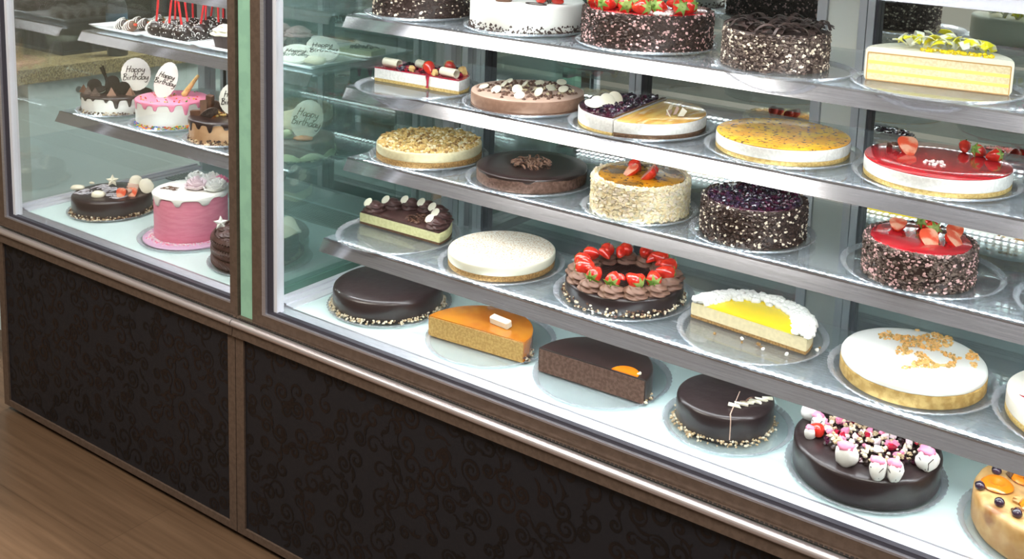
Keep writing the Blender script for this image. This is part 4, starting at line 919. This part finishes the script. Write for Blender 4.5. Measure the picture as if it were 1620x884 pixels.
c = cake('caramel_drip_cake', 'tan cake with dark chocolate drip and chocolate bar pieces, beside the case joint', 'cake', -2.340, 1.815, T2, 0, .112, 'clear ribbed plate under the tan drip cake')
cyl(.0935, .058, 0, .004).build('cake_body', 'tan', c); drips(c, .0938, .059, 'choc_top', 15, .010, .036, name='chocolate_drip', seed=17); nut_ring(c, .094, 330, zmax=.012, wd=.004, sz=.004, m=('choc_dark', 'nuts', 'choc_milk'), name='nut_crumbs')
for x, y, z, e in ((-.050, -.012, .092, (.12, .15, .3)), (-.030, -.045, .086, (-.2, -.1, .6)), (-.055, -.045, .066, (0, 1.5, .5))):
    o = MB().box(-.0085, .0085, -.007, .007, -.020, .020).build('chocolate_bar_piece', 'choc_milk', c, 0, (x, y, z)); o.rotation_euler = e
for x, y, rz in ((-.062, .018, .3), (.000, -.050, 1.6), (.012, .02, 2.6)):
    mb = MB(); vs = []; N = 14
    for i in range(N + 1):
        a = PI * i / N * .9
        for rr in (.0, .012, .024, .0255): vs.append((rr * math.cos(a) * 1.2, .01 * math.sin(rr * 60), rr * math.sin(a) * 1.15 + .001)); 
    fs = [[4 * i + q, 4 * i + 4 + q, 4 * i + 5 + q, 4 * i + 1 + q] for i in range(N) for q in range(3)]
    o = mb.add(vs, fs).build('chocolate_shell_curl', 'choc_grey', c, 60, (x, y, .061)); o.rotation_euler = (.5, 0, rz); sd = o.modifiers.new('t', 'SOLIDIFY'); sd.thickness = .0016
crumbs(c, disc_pts(30, .03, .061, (-.02, 0)), .008, ['crumble', 'choc_milk', 'orange'], 'honeycomb_pieces')
plaque(c, .020, .010, .108, .072, .085, .75, .1, 0)

c = cake('green_drip_birthday_cake', 'brown cake with pale green icing, honeycomb slab and birthday plaque, seen through the end glass', 'cake', -2.073, 1.831, T2, 0, .100, 'clear ribbed plate under the green iced cake seen through the end glass')
cyl(.092, .048, 0, .004).build('cake_body', 'sponge_brown', c)
mb = MB()
for k in range(90):
    a = k / 90 * 2 * PI; hh = .012 + .012 * abs(math.sin(a * 4.5)) ; mb.blob((.0925 * math.cos(a), .0925 * math.sin(a), hh * .45), hh * .5, (.4, .9, 1), .1, 7, 5, a)
mb.build('green_icing_waves', 'green', c, 80); nut_ring(c, .096, 200, zmax=.003, wd=.008, sz=.004, m=('choc_dark', 'green'), name='chocolate_crumbs')
poly = [(-.034, -.02), (-.030, .022), (-.012, .026), (.020, .036), (.032, .012), (.028, -.022), (0, -.03)]
mt = Matrix.Translation((-.030, .020, .082)) @ Matrix.Rotation(.85, 4, 'Z') @ Matrix.Rotation(1.25, 4, 'X'); mb = MB().extrude(poly, -.003, .003, mt)
for i in range(-3, 4):
    for j_ in range(-2, 3): mb.lathe([(.0026, .003), (.0042, .0036), (.0036, .0044), (.0024, .003)], 6, mtx=mt @ Matrix.Translation((i * .0095 + (j_ % 2) * .0047, j_ * .0085 + .002, 0)))
mb.build('honeycomb_slab', 'whitechoc', c, 30)
plaque(c, .040, -.006, .098, .078, .100, .95, .18, -.25)
for x, y, r in ((-.078, -.020, .017), (-.050, -.048, .023), (-.012, -.055, .013), (.004, -.040, .015), (-.085, .02, .014)): MB().blob((0, 0, 0), r, (1, 1, .9), .5, 9, 7).build('icing_cluster', 'green' if r > .014 else 'whitechoc', c, 50, (x, y, .050 + r * .6))
MB().blob((.045, -.02, .052), .022, (1.3, 1, .35), .4, 12, 8).build('caramel_piece', 'caramel', c, 60)

# ================================================================== left case: upper shelf, platters
def platter(x0, x1, y0, y1, label):
    t = thing('rectangular_platter', label, 'platter', (x0 + x1) / 2, (y0 + y1) / 2, T1, 0, 'white platters on the upper shelf'); hx, hy = (x1 - x0) / 2, (y1 - y0) / 2
    def ring(dx, z): return [(sx * (hx - dx), sy * (hy - dx), z) for sx, sy in ((-1, -1), (1, -1), (1, 1), (-1, 1))]
    lv = [ring(.035, 0), ring(.018, .006), ring(0, .017), ring(.0015, .0188), ring(.020, .0085), ring(.036, .0045)]
    vs = [v for r in lv for v in r]; fs = [[3, 2, 1, 0]] + [[4 * i + k, 4 * i + (k + 1) % 4, 4 * i + 4 + (k + 1) % 4, 4 * i + 4 + k] for i in range(5) for k in range(4)] + [[20, 21, 22, 23]]
    o = MB().add(vs, fs).build('platter_body', 'ceramic', t, 60); b = o.modifiers.new('b', 'BEVEL'); b.width = .003; b.segments = 3; return t
platter(-2.945, -2.722, 1.800, 2.09, 'white platter holding the chocolate dipped strawberries')
platter(-2.715, -2.485, 1.805, 2.11, 'white platter holding the cake pops with red sticks')
platter(-2.475, -2.205, 1.805, 2.15, 'white platter under the cupcakes in dark paper cases')
platter(-2.195, -1.985, 1.795, 2.165, 'white platter of birthday plaques seen through the end glass')
PT = T1 + .0048
for k, (x, y, rz) in enumerate(((-2.870, 1.860, .4), (-2.842, 1.842, .4), (-2.812, 1.848, .4), (-2.862, 1.905, .4), (-2.820, 1.898, .4), (-2.862, 1.975, .5), (-2.830, 1.955, .4), (-2.800, 1.935, .3), (-2.775, 1.955, .2), (-2.770, 1.895, .2))):
    pos = ('front left', 'front centre', 'front right with red side showing', 'second row left', 'second row right', 'back left, marbled white', 'back middle, marbled white', 'marbled, behind the front row', 'back right with red tip', 'right edge of the platter')[k]
    t = thing('dipped_strawberry', 'chocolate dipped strawberry with white stripes, ' + pos, 'strawberry', x, y, PT, rz, 'chocolate dipped strawberries on a platter')
    prof = [(0, -.020)] + [(.0165 * math.sin(t_) ** .75 * (1 - .15 * math.cos(t_)), -.021 * math.cos(t_)) for t_ in [PI * q / 9 for q in range(1, 9)]] + [(0, .018)]
    mm = Matrix.Translation((0, 0, .0150)) @ Matrix.Rotation(1.15, 4, 'Y'); MB().lathe(prof, 18, mtx=mm).build('chocolate_coating', 'choc_milk' if k in (2,) else 'choc_top', t, 60)
    mb = MB()
    for q in range(5):
        zz = -.015 + q * .0065; rr = .0170 * max(.2, math.sin(math.acos(max(-1, min(1, -zz / .021))))) ** .75 * (1 + .15 * zz / .021) + .0004; mb.tube([mm @ Vector((rr * math.cos(a), rr * math.sin(a), zz + .003 * math.cos(a * 2))) for a in [PI * (.5 + 1.15 * i / 14 - .1) + .3 for i in range(15)]], .0012, 5)
    mb.build('white_stripes', 'white', t, 60)
    mb = MB(); mb.blob(mm @ Vector((0, 0, .016)), .010, (1, 1, .6), .3, 8, 5); mb.build('strawberry_top', 'strawberry', t, 60)
    c_ = MB()
    for q in range(5): a = q * 1.256; c_.tube([mm @ Vector((0, 0, .019)), mm @ Vector((.009 * math.cos(a), .009 * math.sin(a), .023))], [.002, .0006], 4, .4)
    c_.build('calyx', 'leaf', t, 0)
k = 0
rows = ('front row', 'second row', 'third row', 'back row'); cols_ = ('left', 'centre', 'right')
for iy in range(4):
    for ix in range(3):
        x = -2.675 + ix * .058 + iy * .004; y = 1.842 + iy * .058
        t = thing('cake_pop', 'dark cake pop with white sprinkles on a red stick, %s %s of its platter' % (rows[iy], cols_[ix]), 'cake pop', x, y, PT, 0, 'cake pops with red sticks')
        MB().blob((0, 0, .0245), .0255, (1, 1, .95), .06, 18, 12).build('pop_ball', 'choc_gloss', t, 80)
        mb = MB()
        for _ in range(75):
            d = Vector((random.gauss(0, 1), random.gauss(0, 1), random.gauss(0, 1))).normalized(); mb.blob(Vector((0, 0, .0245)) + Vector((d.x, d.y, d.z * .95)) * .0256, .0019, (1, 1, 1), 0, 5, 4)
        mb.build('white_sprinkles', 'white', t, 80, kind='stuff')
        lx, ly = random.uniform(-.02, .02), random.uniform(-.012, .012)
        MB().tube([(0, 0, .044), (lx, ly, .145)], .0030, 10).build('red_stick', 'stickred', t, 60)
def cupcake(x, y, label, m, drizzle=None):
    t = thing('cupcake', label, 'cupcake', x, y, PT, 0, 'cupcakes in dark paper cases'); 
    MB().lathe([(0, 0), (.026, 0), (.034, .040), (.033, .0405), (0, .036)], 80, jit=lambda r, z, a: (r * (1 + (.022 * math.sin(a * 26) if r > .02 else 0)), z)).build('paper_case', 'paper', t, 60)
    rosette(t, 0, 0, .037, .036, .030, m, 'piped_icing', 8, 2.2)
    if drizzle: MB().tube([(.026 * math.cos(a) * (1 - a / 40), .026 * math.sin(a) * (1 - a / 40), .049 + a * .0009 + .002 * math.sin(a * 3)) for a in [q * .35 for q in range(40)]], .0013, 5).build('caramel_drizzle', drizzle, t, 60)
    return t
cupcake(-2.405, 1.868, 'cupcake with cream icing and brown drizzle, beside the case frame', 'ivory', 'caramel')
cupcake(-2.405, 1.950, 'cream iced cupcake directly behind the drizzled one', 'white'); cupcake(-2.405, 2.035, 'cream iced cupcake at the back of its platter', 'white')
t = cupcake(-2.262, 1.905, 'pink iced cupcake with green topping, seen through the end glass', 'pinkpipe'); crumbs(t, disc_pts(16, .02, .052), .008, ['leaf', 'green'], 'green_topping')
t = cupcake(-2.262, 2.000, 'darker pink iced cupcake behind the green topped one', 'pinkpipe'); cupcake(-2.335, 1.905, 'pink iced cupcake hidden beside the case frame', 'pinkpipe'); cupcake(-2.335, 2.0, 'pink iced cupcake at the back beside the case frame', 'pinkpipe')
def flatplaque(x, y, z, rz, tilt, label):
    t = thing('birthday_plaque', label, 'plaque', x, y, z, rz, 'loose birthday plaques on a platter')
    poly = [((.042 * (1 + .02 * abs(math.sin(a * 10)))) * math.cos(a), (.058 * (1 + .02 * abs(math.sin(a * 10)))) * math.sin(a)) for a in [2 * PI * k / 120 for k in range(120)]]
    mt = Matrix.Rotation(tilt, 4, 'X'); MB().extrude(poly, 0, .006, mt).build('plaque_body', 'plaque', t, 30)
    script(['Happy', 'Birthday'], .020, .0011, mt @ Matrix.Translation((0, 0, .0065)) , lead=1.2).build('writing', 'ink', t, 60)['label'] = 'piped chocolate writing reading Happy Birthday'
flatplaque(-2.125, 1.868, PT + .016, .75, .25, 'loose birthday plaque lying in front on the white platter'); flatplaque(-2.085, 1.925, PT + .028, .95, .42, 'loose birthday plaque leaning behind the front one on the platter')
t = thing('white_chocolate_shell', 'curled white chocolate shell under the front plaque', 'shell', -2.050, 1.868, PT, .6); MB().blob((0, 0, .012), .016, (1.8, .9, .75), .3, 14, 9).build('shell_body', 'whitechoc', t, 80)
t = thing('cream_slice', 'pale slice with dark shavings at the back of the plaque platter', 'slice', -2.075, 2.055, PT, .2); MB().box(-.055, .055, -.035, .035, 0, .020).build('slice_body', 'green', t, 0); curls(t, [(random.uniform(-.03, .04), random.uniform(-.02, .02), .021) for _ in range(40)], 'cookie', 'dark_shavings', .018, .004)

# ================================================================== beyond the left end
t = thing('service_counter', 'pale cabinet with speckled granite top beyond the left end glass', 'counter', -3.60, 2.25, 0)
MB().box(-.28, .28, -.43, .75, 0, .905).build('cabinet_body', 'cabinet', t, 0); MB().box(-.30, .30, -.50, .77, .905, .952).build('granite_top', 'granite', t, 0)
o = MB().lathe([(0, 0), (.011, 0), (.010, .003), (0, .004)], 16, mtx=Matrix.Rotation(PI / 2, 4, 'Y')).build('screw_cap', 'screw', t, 30, (.28, -.26, .86))
t = thing('counter_display_box', 'dark glass display box on the granite counter', 'display box', -3.66, 2.3, .952)
MB().box(-.20, .20, -.28, .60, 0, .012).box(-.20, .20, -.28, .60, .19, .205).box(-.20, -.19, -.28, .60, .012, .19).box(-.20, .20, .59, .60, .012, .19).build('box_body', 'darkcase', t, 0)
MB().box(.19, .196, -.27, .59, .012, .19).build('box_pane', 'pane', t, 0)
for i, (y, lb) in enumerate(((1.87, 'left'), (2.22, 'right'))):
    t = thing('serving_tray', 'dark tray of chocolate pieces on the display box, %s one' % lb, 'tray', -3.62, y + .22, 1.157)
    MB().box(-.16, .16, -.15, .15, 0, .004).box(-.16, .16, -.15, -.145, .004, .03).box(-.16, .16, .145, .15, .004, .03).box(-.16, -.155, -.145, .145, .004, .03).box(.155, .16, -.145, .145, .004, .03).build('tray_body', 'darktray', t, 0)
    crumbs(t, [(random.uniform(-.13, .13), random.uniform(-.12, .12), .008 + random.random() * .03) for _ in range(320)], .017, ['choc_matte', 'choc_grey', 'lilac'], 'chocolate_pieces')
t = thing('pump_bottle', 'white pump bottle with a blue label behind the left case', 'bottle', -3.36, 2.16, .952)
MB().lathe([(0, 0), (.032, 0), (.034, .004), (.034, .17), (.028, .19), (.012, .20), (.012, .215), (0, .215)], 28).build('bottle_body', 'darktray', t, 40)
MB().lathe([(.0345, .09), (.0352, .09), (.0352, .15), (.0345, .15)], 28).build('bottle_label', 'bluelabel', t, 40)
MB().lathe([(0, .21), (.006, .21), (.008, .275), (.019, .279), (.019, .31), (0, .31)], 20).build('pump_head', 'pump', t, 40)
